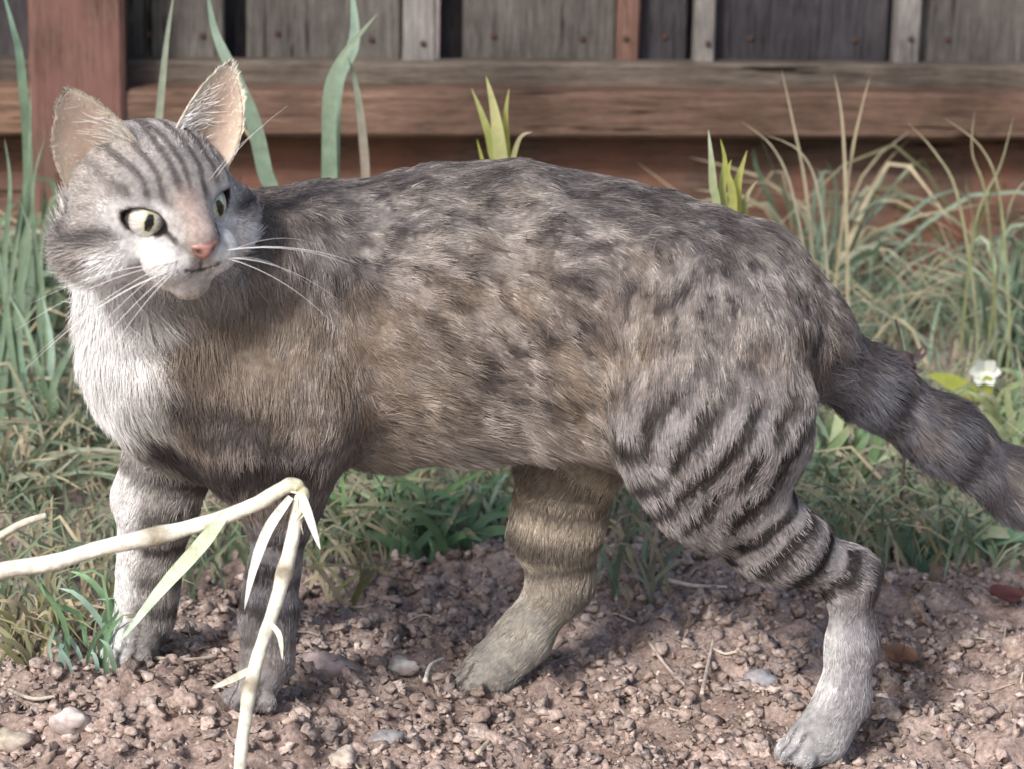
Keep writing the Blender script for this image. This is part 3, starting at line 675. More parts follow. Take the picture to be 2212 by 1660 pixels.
    # whiskers and brow hairs, each a fine tapering hair
    for s in (-1, 1):
        for k in range(8):
            row, cl = divmod(k, 4); r0 = s*(1.05+.14*cl); u0_ = -.72-.32*row-.04*cl; f0 = head_surface(r0, u0_, 3.0)-.05
            ln = random.uniform(5.2, 7.2); out = nrm(np.array([s*1.0, .02-.28*row+.12*random.uniform(-1, 1), .42-.28*cl])); bend = np.array([0, -.62-.15*row, -.22])
            tube('whisker', [hw(*(np.array([r0, u0_, f0])+out*ln*t+bend*ln*t*t*.55)) for t in np.linspace(0, 1, 9)], [.00022*(1-.8*t) for t in np.linspace(0, 1, 9)], M['whisker'], CAT, (.86, .85, .83), 5)
        for k in range(2):
            r0 = s*(1.2+.35*k); f0 = head_surface(r0, 1.75, 2.0)-.05; out = nrm(np.array([s*.45, .9, .35])); ln = 3.4+k
            tube('brow_hair', [hw(*(np.array([r0, 1.75, f0])+out*ln*t+np.array([s*.4, -.3, -.1])*ln*t*t*.5)) for t in np.linspace(0, 1, 7)], [.00016*(1-.8*t) for t in np.linspace(0, 1, 7)], M['whisker'], CAT, (.8, .79, .77), 5)
def tube_geo(pts, rad, n=8):
    pts = np.asarray(pts, float); V, F = [], []; up = np.array([.13, .31, .94])
    a = None
    for i, p in enumerate(pts):
        d = nrm(pts[min(i+1, len(pts)-1)]-pts[max(i-1, 0)])
        if a is None: a = np.cross(d, up if abs(d@up) < .9 else np.array([1., 0, 0]))
        a = nrm(a-d*(a@d)); b = np.cross(d, a)
        for j in range(n): ph = 2*math.pi*j/n; V.append(p+rad[i]*(math.cos(ph)*a+math.sin(ph)*b))
    for i in range(len(pts)-1):
        for j in range(n): F.append([i*n+j, i*n+(j+1) % n, (i+1)*n+(j+1) % n, (i+1)*n+j])
    F.append(list(range(n))[::-1]); F.append([(len(pts)-1)*n+j for j in range(n)])
    return np.array(V), F
def tube(name, pts, rad, mat, parent, col, n=8):
    V, F = tube_geo(pts, rad, n); c = np.asarray(col, float)
    K = np.repeat(c[None], len(V), 0) if c.ndim == 1 else np.repeat(c, n, 0)
    return mesh(name, V, F, mat, parent, True, K)
_nf = head_surface(0, -.30, 3.0); NOSEP = hw(0, -.30, _nf)
build_cat()

# ================================================================== the wooden fence behind
FYAW = math.radians(5.0)
FO = np.array([0.0, .875, 0.0]); FX = np.array([math.cos(FYAW), math.sin(FYAW), 0]); FN = np.array([math.sin(FYAW), -math.cos(FYAW), 0])   # FN towards the camera
FENCE = empty('wooden_fence', FO, FYAW)
tag(FENCE, 'weathered timber fence of upright boards with a low rail, behind the cat', 'fence')
def fence_pt(u, v, out=0.0):
    """along-fence position and height where the sheet point meets the plane `out` metres in front of the boards"""
    d = R3 @ np.array([(u-1106)/FPX, -(v-830)/FPX, -1.0]); o = FO+FN*out
    p = CAM+d*(((o-CAM)@FN)/(d@FN)); return float((p-o)@FX), float(p[2])
def plank(name, x0, x1, z0, z1, y0, y1, mat, wob=.0012, seg=7, bev=.002, axis='z'):
    """a sawn plank in fence coordinates (y0 front, y1 back; front is negative), edges slightly eased and uneven"""
    r = np.random.default_rng(int(abs(x0*7919+z0*104729+len(name)*131)*1000) % 99991)
    n = seg; V, F = [], []
    for i in range(n+1):
        t = i/n; w_ = r.normal(0, wob, 4)*.5
        if axis == 'z': z = z0+(z1-z0)*t; ring = [(x0+w_[0], y1), (x0+w_[0], y0+bev), (x0+bev+w_[0], y0), (x1-bev+w_[1], y0), (x1+w_[1], y0+bev), (x1+w_[1], y1)]; V += [(a, b, z) for a, b in ring]
        else: x = x0+(x1-x0)*t; ring = [(y1, z0+w_[0]), (y0+bev, z0+w_[0]), (y0, z0+bev+w_[0]), (y0, z1-bev+w_[1]), (y0+bev, z1+w_[1]), (y1, z1+w_[1])]; V += [(x, a, b) for a, b in ring]
    k = 6
    for i in range(n):
        for j in range(k):
            q = [i*k+j, i*k+(j+1) % k, (i+1)*k+(j+1) % k, (i+1)*k+j]; F.append(q if axis == 'z' else q[::-1])
    e0 = list(range(k))[::-1]; e1 = [n*k+j for j in range(k)]; F += [e0, e1] if axis == 'z' else [e0[::-1], e1[::-1]]
    m = bpy.data.meshes.new(name); m.from_pydata(V, [], F); m.materials.append(mat); m.update()
    return link(bpy.data.objects.new(name, m), FENCE)
def fx(u, v=60, out=0.0): return fence_pt(u, v, out)[0]
FTOP = 1.15
zr1 = fence_pt(1106, 128, .004)[1]; zrm = fence_pt(1106, 197, .052)[1]; zr0 = fence_pt(1106, 286, .03)[1]
# dark backing boards seen through the gaps
x = -1.55; i = 0
while x < 1.6:
    plank('backing_board', x, x+.118, .01, FTOP-.02, .030, .046, M['board_dark']); x += .124; i += 1
# face boards and battens, from the post to the right
pc0, pc1 = fx(62, 60, .06), fx(268, 60, .06)
faces = [(274, 484, 'board', -.001), (532, 866, 'board', 0), (870, 940, 'board_pale', -.010), (1002, 1330, 'board', 0), (1334, 1382, 'board_red', -.006), (1384, 1490, 'board_dark', .010),
         (1498, 1542, 'board_pale', -.012), (1545, 1924, 'board_dark', .004), (1930, 1984, 'board_pale', -.012), (1988, 2300, 'board', .002)]
for u0, u1, mt, dy in faces:
    plank('board', fx(u0), fx(u1), zr0+.012, FTOP-random.uniform(0, .01), dy, dy+.018, M[mt])
x = fx(2308); i = 0
while x < 1.55:
    w_ = (.12, .022, .14, .13)[i % 4]; plank('board', x, x+w_, zr0+.012, FTOP, (0, -.01, .003, 0)[i % 4], (0, -.01, .003, 0)[i % 4]+.018, M[('board', 'board_pale', 'board_dark', 'board')[i % 4]]); x += w_+(.003, .004, .016, .004)[i % 4]; i += 1
x = pc0-.004; i = 0
while x > -1.5:
    w_ = (.05, .12, .022, .14)[i % 4]; plank('board', x-w_, x, zr0+.012, FTOP, (.002, 0, -.01, .003)[i % 4], (.002, 0, -.01, .003)[i % 4]+.018, M[('board_dark', 'board', 'board_pale', 'board')[i % 4]]); x -= w_+.006; i += 1
# low triangular rail, its nose towards the camera, in two bays either side of the post
for xa, xb in ((pc1-.004, 1.55), (-1.5, pc0+.004)):
    plank('rail', xa, xb, zr0, zrm, -.056, -.022, M['rail'], .0007, 40, .0035, 'x')
    plank('rail_ledge', xa, xb, zr0+.006, zr1, -.0215, -.0025, M['ledge'], .0007, 40, .003, 'x')
plank('gravel_board', pc1+.001, 1.55, -.03, zr0-.004, -.012, .016, M['gravel'], .0008, 24, .002, 'x')
plank('gravel_board', -1.5, pc0-.001, -.03, zr0-.004, -.012, .016, M['gravel'], .0008, 24, .002, 'x')
nmat, _t, _b = principled('rusty_nail', .6, .4); _b.inputs['Base Color'].default_value = (.07, .04, .03, 1); _b.inputs['Metallic'].default_value = .5
for u0, u1, mt, dy in faces:
    for uu_ in ((u0*.8+u1*.2, u0*.2+u1*.8) if u1-u0 > 120 else ((u0+u1)/2,)):
        cx, cz = fx(uu_)+random.uniform(-.003, .003), zr1+random.uniform(.012, .020); V = [(cx, dy-.0022, cz)]; k = 9
        for rr_, yy in ((.0022, dy-.0018), (.0027, dy-.0006), (.0027, dy+.004)): V += [(cx+rr_*math.cos(6.283*j/k), yy, cz+rr_*math.sin(6.283*j/k)) for j in range(k)]
        F = [[0, 1+(j+1) % k, 1+j] for j in range(k)]+[[1+q*k+j, 1+q*k+(j+1) % k, 1+(q+1)*k+(j+1) % k, 1+(q+1)*k+j][::-1] for q in range(2) for j in range(k)]
        m = bpy.data.meshes.new('nail_head'); m.from_pydata(V, [], F); m.materials.append(nmat); link(bpy.data.objects.new('nail_head', m), FENCE)
plank('post', pc0, pc1, -.05, FTOP+.06, -.062, .02, M['post'], .001, 14, .004)

# ================================================================== plants
def blade_geo(pts, wid, nrml=None, fold=.22):
    """a folded leaf blade along pts with per-point half widths: three vertices across"""
    pts = np.asarray(pts, float); V, F = [], []; n = len(pts)
    for i, p in enumerate(pts):
        d = nrm(pts[min(i+1, n-1)]-pts[max(i-1, 0)]); ref = np.array([0, -1., .25]) if nrml is None else nrml
        a = nrm(np.cross(d, ref)+1e-9); b = np.cross(a, d)
        V += [p-a*wid[i]+b*wid[i]*fold, p, p+a*wid[i]+b*wid[i]*fold]
    for i in range(n-1):
        for j in (0, 1): q = i*3+j; F.append([q, q+1, q+4, q+3])
    return np.array(V), F
def spline(pts, n):
    pts = np.asarray(pts, float); k = len(pts); t = np.linspace(0, k-1, n); out = []
    for x in t:
        i = min(int(x), k-2); f = x-i; p0, p1, p2, p3 = pts[max(i-1, 0)], pts[i], pts[i+1], pts[min(i+2, k-1)]
        out.append(.5*((2*p1)+(-p0+p2)*f+(2*p0-5*p1+4*p2-p3)*f*f+(-p0+3*p1-3*p2+p3)*f**3))
    return np.array(out)
def taper(n, w, tip=.02, base=.6):
    t = np.linspace(0, 1, n); return w*np.minimum(base+(1-base)*t/.25, 1)*np.maximum(tip, 1-np.clip((t-.45)/.55, 0, 1)**1.6)
def blade(name, parent, pts, w, col, mat='leaf', n=14, nrml=None, grad=None):
    P = spline(pts, n); V, F = blade_geo(P, taper(n, w), nrml); t = np.repeat(np.linspace(0, 1, n), 3)
    K = np.repeat(np.asarray(col, float)[None], len(V), 0)
    if grad is not None: K = lerp(K, np.asarray(grad, float)[None], ss(.35, 1, t))
    return mesh(name, V, F, M[mat], parent, True, K)
GRN = (.145, .215, .13); MINT = (.235, .32, .235); YEL = (.40, .42, .10); DRY = (.46, .40, .27); BONE = (.74, .68, .52); DKG = (.06, .12, .06); OLV = (.25, .26, .13)
def plant(name, label, cat, root, group=None):
    o = empty(name, root); return tag(o, label, cat, group)
def sheet(lst): return [at(*q) for q in lst]

# the bent straw in front of the cat
bent = sheet([(497, 1700, -.125), (518, 1620, -.118), (536, 1520, -.108), (556, 1430, -.098), (588, 1330, -.088), (620, 1210, -.076), (642, 1110, -.064)])
fold_ = sheet([(560, 1082, -.061), (470, 1118, -.064), (380, 1146, -.066), (235, 1180, -.072), (90, 1216, -.078), (-40, 1244, -.084), (-220, 1280, -.090)])
rootp = bent[0].copy(); rootp[2] = ground_z(rootp[0], rootp[1])[0]
ST = plant('straw_stalk', 'thick pale straw stalk bent over in front of the forelegs', 'straw', rootp)
arch = sheet([(652, 1068, -.060), (644, 1048, -.060), (618, 1052, -.060)])
bent = [rootp-np.array([0, 0, .01])]+bent[1:] if rootp[2] < bent[1][2] else bent
def stem(name, pts, r0, r1, col, col2, parent, n=40, mat='straw', nodes=()):
    P = spline(pts, n); t = np.linspace(0, 1, n); rr = r0+(r1-r0)*t
    for nd in nodes: rr = rr*(1+.28*np.exp(-((t-nd)/.018)**2))
    K = lerp(np.repeat(np.asarray(col, float)[None], n, 0), np.asarray(col2, float)[None], t)
    if n > 60:
        ns_ = noise(np.stack([t*60, t*0, t*0], 1), 81); K = K*(.84+.36*noise(np.stack([t*26, t*0, t*0+2], 1), 82))[:, None]; P = P+(np.stack([noise(np.stack([t*22, t*0+k, t*0], 1), 83+k) for k in range(3)], 1)-.5)*.0018
        rr = rr*.82*(.94+.12*ns_)*(1-.30*np.exp(-((t-.475)/.012)**2)); K = lerp(K, np.array([[.50, .46, .20]]), np.exp(-((t-.48)/.05)**2)*.6)
    for nd in nodes: K = lerp(K, np.array([[.20, .15, .09]]), np.exp(-((t-nd)/.012)**2)*.8)
    return tube(name, P, rr, M[mat], parent, K, 10)
stem('stem', bent+arch+fold_, .0038, .0052, (.78, .75, .62), (.86, .81, .70), ST, 130, nodes=(.155, .30, .77))
blade('dry_blade', ST, sheet([(486, 1110, -.066), (430, 1180, -.072), (345, 1275, -.078), (256, 1388, -.080)]), .0036, (.60, .68, .46), 'straw', 16, grad=(.55, .72, .55))
blade('dry_blade', ST, sheet([(628, 1072, -.066), (580, 1140, -.076), (548, 1225, -.082), (528, 1315, -.086)]), .0026, (.74, .74, .66), 'straw', 14)
blade('dry_blade', ST, sheet([(650, 1066, -.066), (666, 1110, -.072), (692, 1186, -.078)]), .0023, (.78, .76, .72), 'straw', 12)
for k in range(4):
    blade('torn_fibre', ST, sheet([(640+random.uniform(-14, 14), 1060, -.063), (650+random.uniform(-12, 14), 1080+random.uniform(-10, 20), -.066), (652+random.uniform(-30, 30), 1120+random.uniform(-10, 40), -.070)]), .0006, (.74, .68, .5), 'straw', 8)
blade('dry_blade', ST, sheet([(550, 1440, -.100), (500, 1466, -.106), (456, 1486, -.110)]), .0018, (.66, .64, .52), 'straw', 10)
blade('dry_blade', ST, sheet([(584, 1345, -.092), (604, 1372, -.096), (610, 1424, -.098)]), .0014, (.76, .72, .58), 'straw', 10)
s2 = sheet([(-60, 1190, -.04), (0, 1156, -.038), (50, 1128, -.036), (100, 1112, -.034)])
o = plant('straw_piece', 'short pale straw tip leaning in at the left edge above the bent stalk', 'straw', s2[0]*np.array([1, 1, 0])+np.array([0, 0, ground_z(s2[0][0], s2[0][1])[0]]))
stem('stem', [np.array([s2[0][0]-.03, s2[0][1], ground_z(s2[0][0]-.03, s2[0][1])[0]-.004])]+s2, .0026, .0016, (.62, .56, .44), (.72, .66, .56), o, 20)

# standing green grass, each plant with its own blades
def standing(name, label, uv, group=None, cat='grass'):
    """uv: list of (points, half width, colour, tip colour); points are (u, v, Y) from the foot upwards"""
    p0 = at(*uv[0][0][0]); g = ground_z(p0[0], p0[1], False)[0]; o = plant(name, label, cat, (p0[0], p0[1], g), group)
    for pts, w_, c, c2 in uv:
        P = sheet(pts); f = P[0].copy(); f[2] = ground_z(f[0], f[1])[0]-.003
        if P[0][2] > f[2]+.004: P = [f+(P[0]-f)*0]+P
        blade('blade', o, P, w_, c, 'leaf', 22, grad=c2)
    return o
standing('grass_plant', 'tall mint green grass in front of the red post at the left edge', [
    ([(20, 930, 0.44), (60, 420, 0.52), (46, 150, 0.52), (28, 60, 0.51), (0, -40, 0.50)], .0034, GRN, (.32, .50, .40)), ([(-20, 930, 0.43), (30, 560, 0.50), (62, 330, 0.51), (66, 180, 0.51)], .0018, GRN, MINT),
    ([(90, 930, 0.43), (84, 640, 0.50), (70, 420, 0.51), (96, 300, 0.51)], .0020, GRN, MINT), ([(50, 940, 0.42), (10, 620, 0.49), (22, 410, 0.50), (10, 300, 0.50)], .0022, GRN, MINT), ([(0, 940, 0.42), (14, 700, 0.48), (-10, 500, 0.50)], .0023, GRN, MINT),
    ([(130, 930, 0.44), (104, 740, 0.48), (88, 560, 0.49), (110, 470, 0.49)], .0022, (.16, .25, .14), MINT), ([(96, 890, 0.46), (112, 760, 0.47), (92, 640, 0.48)], .0030, MINT, (.36, .52, .42)), ([(110, 860, 0.44), (150, 760, 0.46), (190, 700, 0.48)], .0025, GRN, MINT),
    ([(70, 940, 0.41), (40, 700, 0.48), (64, 520, 0.49), (40, 430, 0.49)], .0020, (.2, .3, .2), MINT), ([(110, 930, 0.45), (64, 730, 0.47), (20, 640, 0.48)], .0022, GRN, (.3, .42, .3))])
standing('grass_plant', 'thin leaning grass blade beside the red post, above the cat\'s head', [([(330, 420, .50), (345, 240, .50), (360, 90, .50), (378, -30, .50)], .0026, (.30, .34, .26), (.33, .38, .30))])
standing('grass_plant', 'broad mint blade drooping behind the cat\'s right-hand ear', [
    ([(590, 470, .46), (572, 370, .46), (545, 255, .46), (500, 150, .46), (462, 60, .47), (446, -40, .47)], .0052, MINT, (.26, .36, .28)), ([(600, 470, .46), (560, 330, .47), (520, 270, .47)], .0030, (.30, .30, .24), DRY)])
standing('grass_plant', 'forked green grass stalk crossing the rail behind the cat\'s shoulder', [
    ([(714, 440, .48), (712, 340, .48), (712, 200, .48), (742, 120, .48), (815, 30, .48)], .0048, MINT, (.30, .38, .28)), ([(714, 430, .49), (722, 190, .50), (765, 90, .50), (758, -40, .50)], .0062, MINT, (.38, .52, .42)),
    ([(790, 440, .49), (784, 300, .49), (770, 190, .49), (752, 120, .49)], .0030, (.34, .30, .25), MINT)])
standing('grass_shoot', 'bright yellow green shoot standing against the rail above the cat\'s back', [
    ([(1092, 470, .42), (1080, 330, .42), (1068, 240, .42), (1050, 165, .42)], .0046, (.46, .46, .22), (.55, .55, .26)), ([(1080, 470, .425), (1062, 320, .425), (1042, 250, .425), (1018, 190, .43)], .0030, (.34, .38, .12), (.36, .38, .14)),
    ([(1096, 470, .43), (1094, 330, .43), (1092, 250, .43), (1100, 190, .43)], .0026, YEL, (.44, .44, .16)), ([(1100, 470, .41), (1104, 370, .41), (1122, 300, .41), (1150, 285, .41)], .0020, (.30, .34, .12), DRY), ([(1070, 470, .44), (1050, 380, .44), (1030, 300, .44)], .0022, (.30, .34, .14), YEL)])
standing('grass_shoot', 'yellow green shoots behind the cat\'s rump', [
    ([(1548, 520, .35), (1540, 400, .35), (1536, 340, .35), (1530, 280, .35)], .0026, (.40, .46, .24), (.52, .56, .40)), ([(1590, 520, .355), (1592, 410, .355), (1600, 370, .355), (1614, 325, .355)], .0028, YEL, (.42, .42, .16)),
    ([(1565, 520, .36), (1560, 410, .36), (1566, 350, .36), (1556, 300, .36)], .0024, (.34, .38, .14), YEL), ([(1580, 520, .345), (1582, 420, .345), (1572, 375, .345), (1580, 345, .345)], .0026, (.38, .40, .12), YEL), ([(1605, 520, .36), (1612, 430, .36), (1636, 390, .36)], .0020, (.3, .34, .14), DRY)])
standing('grass_plant', 'thin dry stalks crossing the rail above the cat\'s rump', [
    ([(1760, 660, .60), (1742, 420, .60), (1712, 260, .60), (1688, 150, .60)], .0013, (.42, .38, .27), DRY), ([(1830, 660, .60), (1826, 400, .60), (1818, 250, .60), (1802, 160, .60)], .0014, DRY, (.5, .46, .34)), ([(1800, 660, .61), (1836, 360, .61), (1862, 230, .61), (1880, 165, .61)], .0012, DRY, DRY),
    ([(1750, 660, .58), (1715, 430, .58), (1670, 320, .58), (1600, 262, .58)], .0010, (.40, .38, .29), DRY), ([(1790, 660, .58), (1770, 430, .58), (1730, 330, .58), (1650, 290, .58)], .0010, (.36, .37, .28), DRY)])
standing('grass_plant', 'thin olive stalks leaning over the rail at the right edge', [
    ([(2110, 700, .62), (2070, 430, .62), (2020, 330, .62), (1960, 265, .62)], .0011, (.36, .36, .22), DRY), ([(2150, 700, .62), (2130, 430, .62), (2100, 330, .62), (2105, 240, .62)], .0010, OLV, DRY), ([(2080, 700, .60), (2110, 470, .60), (2160, 360, .60), (2190, 250, .60)], .0011, OLV, (.4, .4, .26)),
    ([(2180, 700, .62), (2160, 430, .62), (2120, 320, .62), (2040, 255, .62)], .0010, (.34, .36, .2), DRY), ([(2140, 700, .63), (2180, 450, .63), (2230, 380, .63)], .0011, OLV, (.42, .42, .28))])
def tuft(name, label, u, v, n, h, spread, cols, w_=.0028, lean=0.0, group=None, droop=.35, cat='grass', seed=0, depth=.03):
    r = np.random.default_rng(seed+int(u)); p = on_ground(u, v); o = plant(name, label, cat, p, group)
    for k in range(int(n*1.35)):
        a = r.uniform(0, 6.283); f = p+np.array([math.cos(a)*depth*r.random(), math.sin(a)*depth*r.random(), 0]); f[2] = ground_z(f[0], f[1])[0]-.003
        hh = h*r.uniform(.55, 1.1); dx = (r.normal(0, spread)+lean)*hh; dy = r.normal(0, spread*.6)*hh
        c = np.array(cols[r.integers(len(cols))])*r.uniform(.6, 1.2); w_k = w_*.62; dr = droop*r.uniform(.2, 1.4)
        P = [f, f+np.array([dx*.25, dy*.25, hh*.45]), f+np.array([dx*.65, dy*.65, hh*.82]), f+np.array([dx*1.25, dy*1.2, hh*(1.02-dr*.6)])]
        P[2] = P[2]+r.normal(0, .09, 3)*hh; P[3] = P[3]+r.normal(0, .14, 3)*hh
        blade('blade', o, P, w_k*r.uniform(.5, 1.4), c, 'leaf', 9, grad=c*1.2 if r.random() < .6 else np.array(DRY)*.9, nrml=np.array([r.normal(0, .6), -1, .4]))
    return o
TG = 'grass tufts by the fence and cat'
tuft('grass_tuft', 'tall tuft of mixed green and dry grass between the cat\'s rump and the fence', 1760, 720, 34, .15, .45, [MINT, GRN, DRY, (.34, .36, .27)], .0030, seed=1, group=TG)
tuft('grass_tuft', 'olive tangle of dry grass hanging at the fence, upper right', 2110, 640, 40, .16, .75, [OLV, DRY, (.36, .36, .2), (.3, .31, .2)], .0027, seed=2, group=TG, droop=.7)
tuft('grass_tuft', 'green grass tuft above the tail at the right edge', 2170, 800, 30, .115, .55, [MINT, GRN, (.28, .36, .26)], .0034, seed=3, group=TG)
tuft('grass_tuft', 'bright green low tuft under the cat\'s belly beside the foreleg', 770, 1165, 40, .060, .6, [(.14, .27, .11), GRN, (.2, .34, .16)], .0032, seed=4, group=TG)
tuft('grass_tuft', 'broad bright green tuft under the middle of the cat\'s belly', 930, 1180, 30, .045, .9, [(.12, .23, .12), (.17, .30, .17)], .0046, seed=5, group=TG)
tuft('grass_tuft', 'pale blue green tuft in front of the far hind leg', 1060, 1140, 18, .040, .7, [(.26, .36, .30), MINT], .0036, seed=6, group=TG)
tuft('grass_tuft', 'leafy green shoots between the hind leg and the tail', 1800, 1080, 22, .075, .45, [MINT, (.2, .33, .16), (.38, .44, .26)], .0046, lean=.25, seed=7, group=TG)
tuft('grass_tuft', 'flat spreading green leaves on the soil edge below the tail', 2010, 1190, 16, .040, 1.7, [(.13, .26, .17), (.18, .32, .22)], .0058, seed=8, group=TG, droop=.6)
tuft('grass_tuft', 'thin grass between the two hind legs', 1390, 1260, 16, .055, .55, [(.34, .34, .27), DRY, MINT], .0022, seed=9, group=TG)
tuft('grass_tuft', 'lush green tuft at the left edge behind the cat\'s ruff', 60, 800, 44, .14, .40, [GRN, MINT, (.2, .3, .16)], .0038, seed=10, group=TG)
tuft('grass_tuft', 'grey green tangled grass left of the chest', 180, 1010, 60, .075, .8, [(.26, .30, .22), (.32, .33, .24), DRY, GRN], .0026, seed=11, group=TG, droop=.6)
tuft('grass_tuft', 'dry tangled grass at the left edge above the straw tip', 40, 1080, 50, .06, .9, [(.30, .32, .24), DRY, (.22, .27, .18)], .0026, seed=12, group=TG, droop=.7)
tuft('grass_tuft', 'low olive grass at the left edge below the straw stalk', 90, 1400, 44, .040, .8, [OLV, DRY, (.28, .28, .18)], .0022, seed=13, group=TG, droop=.6)
tuft('grass_tuft', 'small mint green sprout in the soil at lower left', 165, 1440, 6, .034, .35, [(.34, .50, .42), MINT], .0024, seed=14, group=TG)
tuft('grass_tuft', 'green blades at the foot of the far foreleg', 245, 1420, 12, .055, .30, [(.24, .40, .22), (.34, .5, .4)], .0028, seed=15, group=TG)
tuft('grass_tuft', 'thin yellowed blades in the soil beside the near foreleg', 760, 1290, 10, .045, .7, [OLV, DRY], .0018, seed=16, group=TG)
tuft('grass_tuft', 'pale green clump under the tail at the right edge', 2170, 990, 40, .055, .9, [(.26, .44, .22), (.34, .48, .26), (.42, .48, .24)], .0040, seed=17, group=TG)

# short matted grass towards the fence: too many to count
def turf():
    n = 24000; x = RNG.uniform(-1.1, 1.1, n); y = RNG.uniform(.05, .86, n)
    e = soil_edge(x); k = (y > e+.04*(noise(np.stack([x*16, y*16, x*0], -1), 60)-.5)) & (noise(np.stack([x*11, y*11, x*0+3], -1), 61) > RNG.uniform(.0, .62, n)) & (np.abs(x) < .33+.28*(y+.5))
    x, y = x[k], y[k]; z = ground_z(x, y); VS, FS, KS = [], [], []; off = 0
    pal = np.array([GRN, MINT, (.30, .32, .24), DRY, (.24, .29, .18), (.34, .33, .24)])
    for i in range(len(x)):
        h = RNG.uniform(.018, .065)*(1+.5*(y[i] > .6)); a = RNG.uniform(0, 6.283); ln = RNG.uniform(.2, 1.5)*h; d = np.array([math.cos(a)*ln, math.sin(a)*ln*.7, 0])
        f = np.array([x[i], y[i], z[i]-.002]); P = np.array([f, f+d*.2+[0, 0, h*.5], f+d*.6+[0, 0, h*.85], f+d*1.1+[0, 0, h*RNG.uniform(.5, 1.05)]])
        V, F = blade_geo(P, np.array([.8, 1, .7, .05])*RNG.uniform(.0006, .0017), np.array([RNG.normal(0, .7), -1, .4]))
        VS.append(V); FS += [[q+off for q in f_] for f_ in F]; off += len(V); KS.append(np.repeat((pal[RNG.integers(6)]*RNG.uniform(.6, 1.25))[None], len(V), 0))
    o = mesh('grass', np.concatenate(VS), FS, M['turf'], None, True, np.concatenate(KS))
    tag(o, 'short matted green and dry grass between the soil and the fence', 'grass', None, 'stuff')
turf()

# ================================================================== small things on the soil
stone('stone', 'flat pinkish grey stone on the soil right of the near foreleg', 'stone', 705, 1440, (.026, .020, .013), (.46, .37, .365), 101, .8, .15, .15)
stone('pebble', 'white chip of stone in front of the far hind leg', 'pebble', 1050, 1165, (.0085, .005, .005), (.78, .77, .74), 102, .8, -.45)
stone('pebble', 'whitish stone half buried at lower left', 'pebble', 150, 1560, (.015, .012, .009), (.58, .52, .49), 103)
stone('pebble', 'smooth bluish grey pebble in the bottom foreground, left of centre', 'pebble', 835, 1602, (.014, .012, .010), (.36, .35, .35), 104)
stone('pebble', 'grey pebble on the soil between far hind paw and stalk', 'pebble', 870, 1440, (.013, .010, .009), (.44, .42, .40), 106)
stone('pebble', 'bluish pebble with dark top in front of the near hind leg', 'pebble', 1640, 1470, (.013, .011, .010), (.40, .39, .41), 107)
stone('pebble', 'small cream stone at the bottom edge left of centre', 'pebble', 745, 1640, (.011, .010, .009), (.58, .50, .42), 108)
stone('pebble', 'yellowish stone in the lower left corner', 'pebble', 25, 1600, (.014, .012, .010), (.52, .45, .35), 109)
stone('pebble', 'thin white flake at the bottom edge below the tail', 'pebble', 1935, 1652, (.011, .004, .004), (.74, .73, .71), 110, .8, .25)
def twig(label, uv, r, col, name='straw_piece', cat='straw', lift=.002):
    P = []
    for (u, v) in uv: p = on_ground(u, v); P.append(p+np.array([0, 0, r+lift]))
    V, F = tube_geo(spline(P, 10), np.linspace(r, r*.7, 10), 7); c = np.repeat(np.array([col]), len(V), 0)
    o = mesh(name, V, F, M['straw'], None, True, c); tag(o, label, cat); return o
twig('short pale twig lying upright on the soil left of the near hind paw', [(1515, 1520), (1530, 1450), (1540, 1400)], .0013, (.56, .46, .40), lift=.005)
twig('pale twig lying aslant between the hind legs', [(1400, 1400), (1440, 1450), (1480, 1490)], .0012, (.50, .42, .36))
twig('small forked white straw on the soil right of the stone', [(918, 1490), (930, 1455), (960, 1440)], .0014, (.72, .68, .60), lift=.004)
twig('straw lying on the bottom foreground at centre', [(1030, 1640), (1070, 1600), (1110, 1575)], .0015, (.66, .58, .44))
twig('thin straw lying across the soil below the far foreleg', [(330, 1432), (400, 1436), (470, 1428)], .0013, (.58, .50, .42))
twig('pale straw on the soil under the hind shank', [(1440, 1262), (1500, 1275), (1570, 1278)], .0014, (.66, .58, .52))
twig('broken straw in the lower left corner', [(20, 1500), (70, 1520), (120, 1515)], .0013, (.55, .48, .40))
def dead_leaf(label, u, v, L_, W_, col, rz, seed):
    r = np.random.default_rng(seed); V, F, K = [], [], []; n, m_ = 12, 6
    for i in range(n+1):
        t = i/n; w_ = W_*math.sin(math.pi*min(1, t*.92+.06))**.8
        for j in range(m_+1):
            a = j/m_*2-1; V.append((t*L_-L_/2, a*w_+.0006*r.normal(), .35*W_*a*a+.15*L_*(t-.5)**2*2+.0005*r.normal())); K.append(np.array(col)*(.8+.3*abs(a)))
    for i in range(n):
        for j in range(m_): q = i*(m_+1)+j; F.append([q, q+m_+1, q+m_+2, q+1])
    p = on_ground(u, v); o = mesh('dead_leaf', np.array(V), F, M['leaf'], None, True, np.array(K)); o.location = Vector(p+np.array([0, 0, .005])); o.rotation_euler = (.25, .1, rz)
    return tag(o, label, 'leaf')
dead_leaf('curled rusty brown leaf on the soil right of the near hind leg', 1940, 1440, .026, .011, (.30, .16, .10), 1.3, 1)
dead_leaf('small dark red leaf on the soil at the right edge', 2172, 1305, .022, .009, (.20, .075, .07), .2, 2)
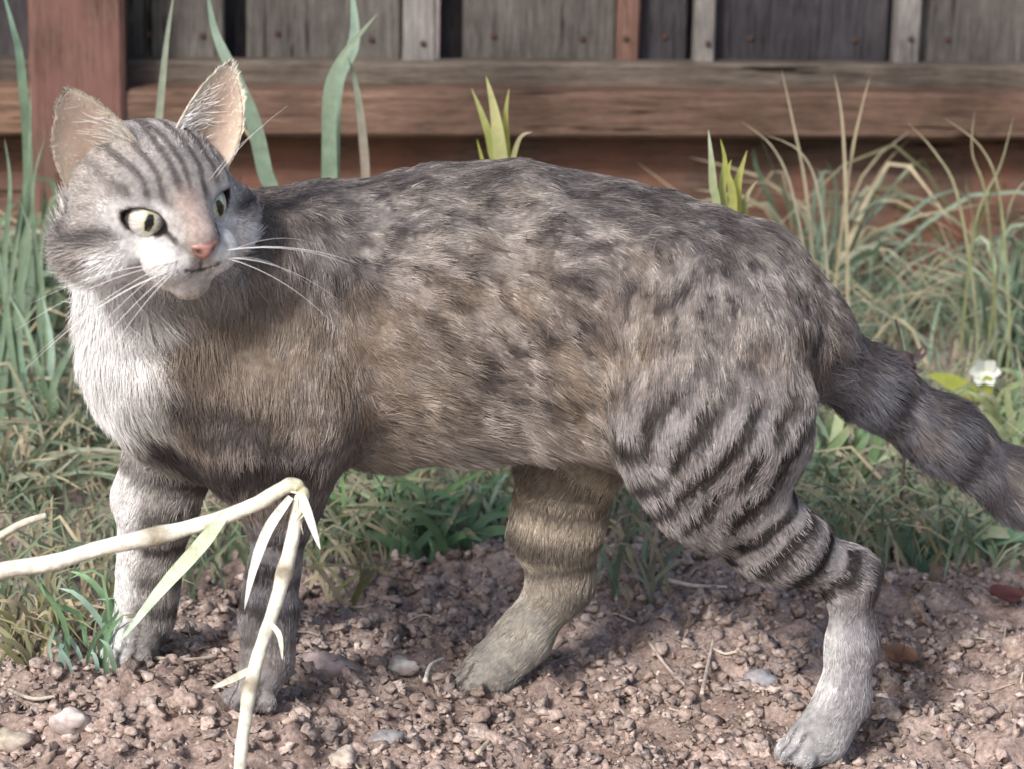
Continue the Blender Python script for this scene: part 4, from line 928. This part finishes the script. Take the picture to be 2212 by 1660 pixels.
# seed head on a stalk by the tail, and a small white flower
p = np.array([at(1946, 900, .32)[0], .32, 0.]); p[2] = ground_z(p[0], p[1])[0]; o = plant('seed_head', 'dark round seed head on a thin stalk just above the tail', 'plant', p)
hd_ = at(1952, 782, p[1]); stem('stalk', [p-np.array([0, 0, .004]), (p+hd_)/2+np.array([.004, 0, 0]), hd_, at(1934, 690, p[1])], .0012, .0008, (.10, .09, .06), (.07, .06, .06), o, 20)
V, F = lump(77, 14, 10, .7); mesh('head', V*np.array([.0075, .0075, .0085])+hd_, F, M['stone'], o, True, np.repeat(np.array([[.075, .05, .055]]), len(V), 0))
for k in range(9):
    a = k*.7; d = nrm(np.array([math.cos(a), math.sin(a)*.6, random.uniform(-.6, .5)])); blade('bract', o, [hd_+d*.005, hd_+d*.011, hd_+d*.015+np.array([0, 0, .003])], .0018, (.10, .075, .075), 'leaf', 6)
pf = on_ground(2120, 960); fl_ = at(2125, 800, pf[1]); o = plant('white_flower', 'small white flower with yellow green leaves above the tail at right', 'flower', pf)
stem('stalk', [pf-np.array([0, 0, .004]), (pf+fl_)/2+np.array([.005, 0, 0]), fl_], .0013, .0010, (.2, .3, .12), (.3, .36, .14), o, 14)
for k in range(6):
    a = k*1.047; d = nrm(np.array([math.cos(a), -.55, math.sin(a)*.8])); blade('petal', o, [fl_, fl_+d*.007, fl_+d*.013], .0050, (.80, .82, .76), 'leaf', 7)
for k in (-1, 1): blade('blade', o, [fl_-np.array([0, 0, .02]), fl_+np.array([k*.012-.01, -.004, -.008]), fl_+np.array([k*.02-.02, -.006, -.002])], .0055, (.42, .46, .10), 'leaf', 8)
# loose straw bits lying about on the soil, alike
for k in range(64):
    for _ in range(40):
        x, y = RNG.uniform(-.30, .30), RNG.uniform(-.16, .26)
        if y < soil_edge(x)-.01 and min(np.hypot(PAWS[:, 0]-x, PAWS[:, 1]-y)) > .03: break
    a, ln = RNG.uniform(0, 3.14), RNG.uniform(.008, .030); P = []
    for t in (-.5, 0, .5):
        q = np.array([x+math.cos(a)*ln*t+RNG.normal(0, .0012), y+math.sin(a)*ln*t, 0]); q[2] = ground_z(q[0], q[1])[0]+.0015+RNG.uniform(0, .003); P.append(q)
    rr_ = RNG.uniform(.0004, .0010); V, F = tube_geo(spline(P, 7), np.linspace(rr_, rr_*.6, 7), 6)
    o = mesh('straw_bit', V, F, M['straw'], None, True, np.repeat((np.array([.58, .49, .40])*RNG.uniform(.65, 1.3))[None], len(V), 0))
    tag(o, 'thin loose bit of dry straw lying on the crumbly soil', 'straw', 'loose straw bits scattered on the soil')
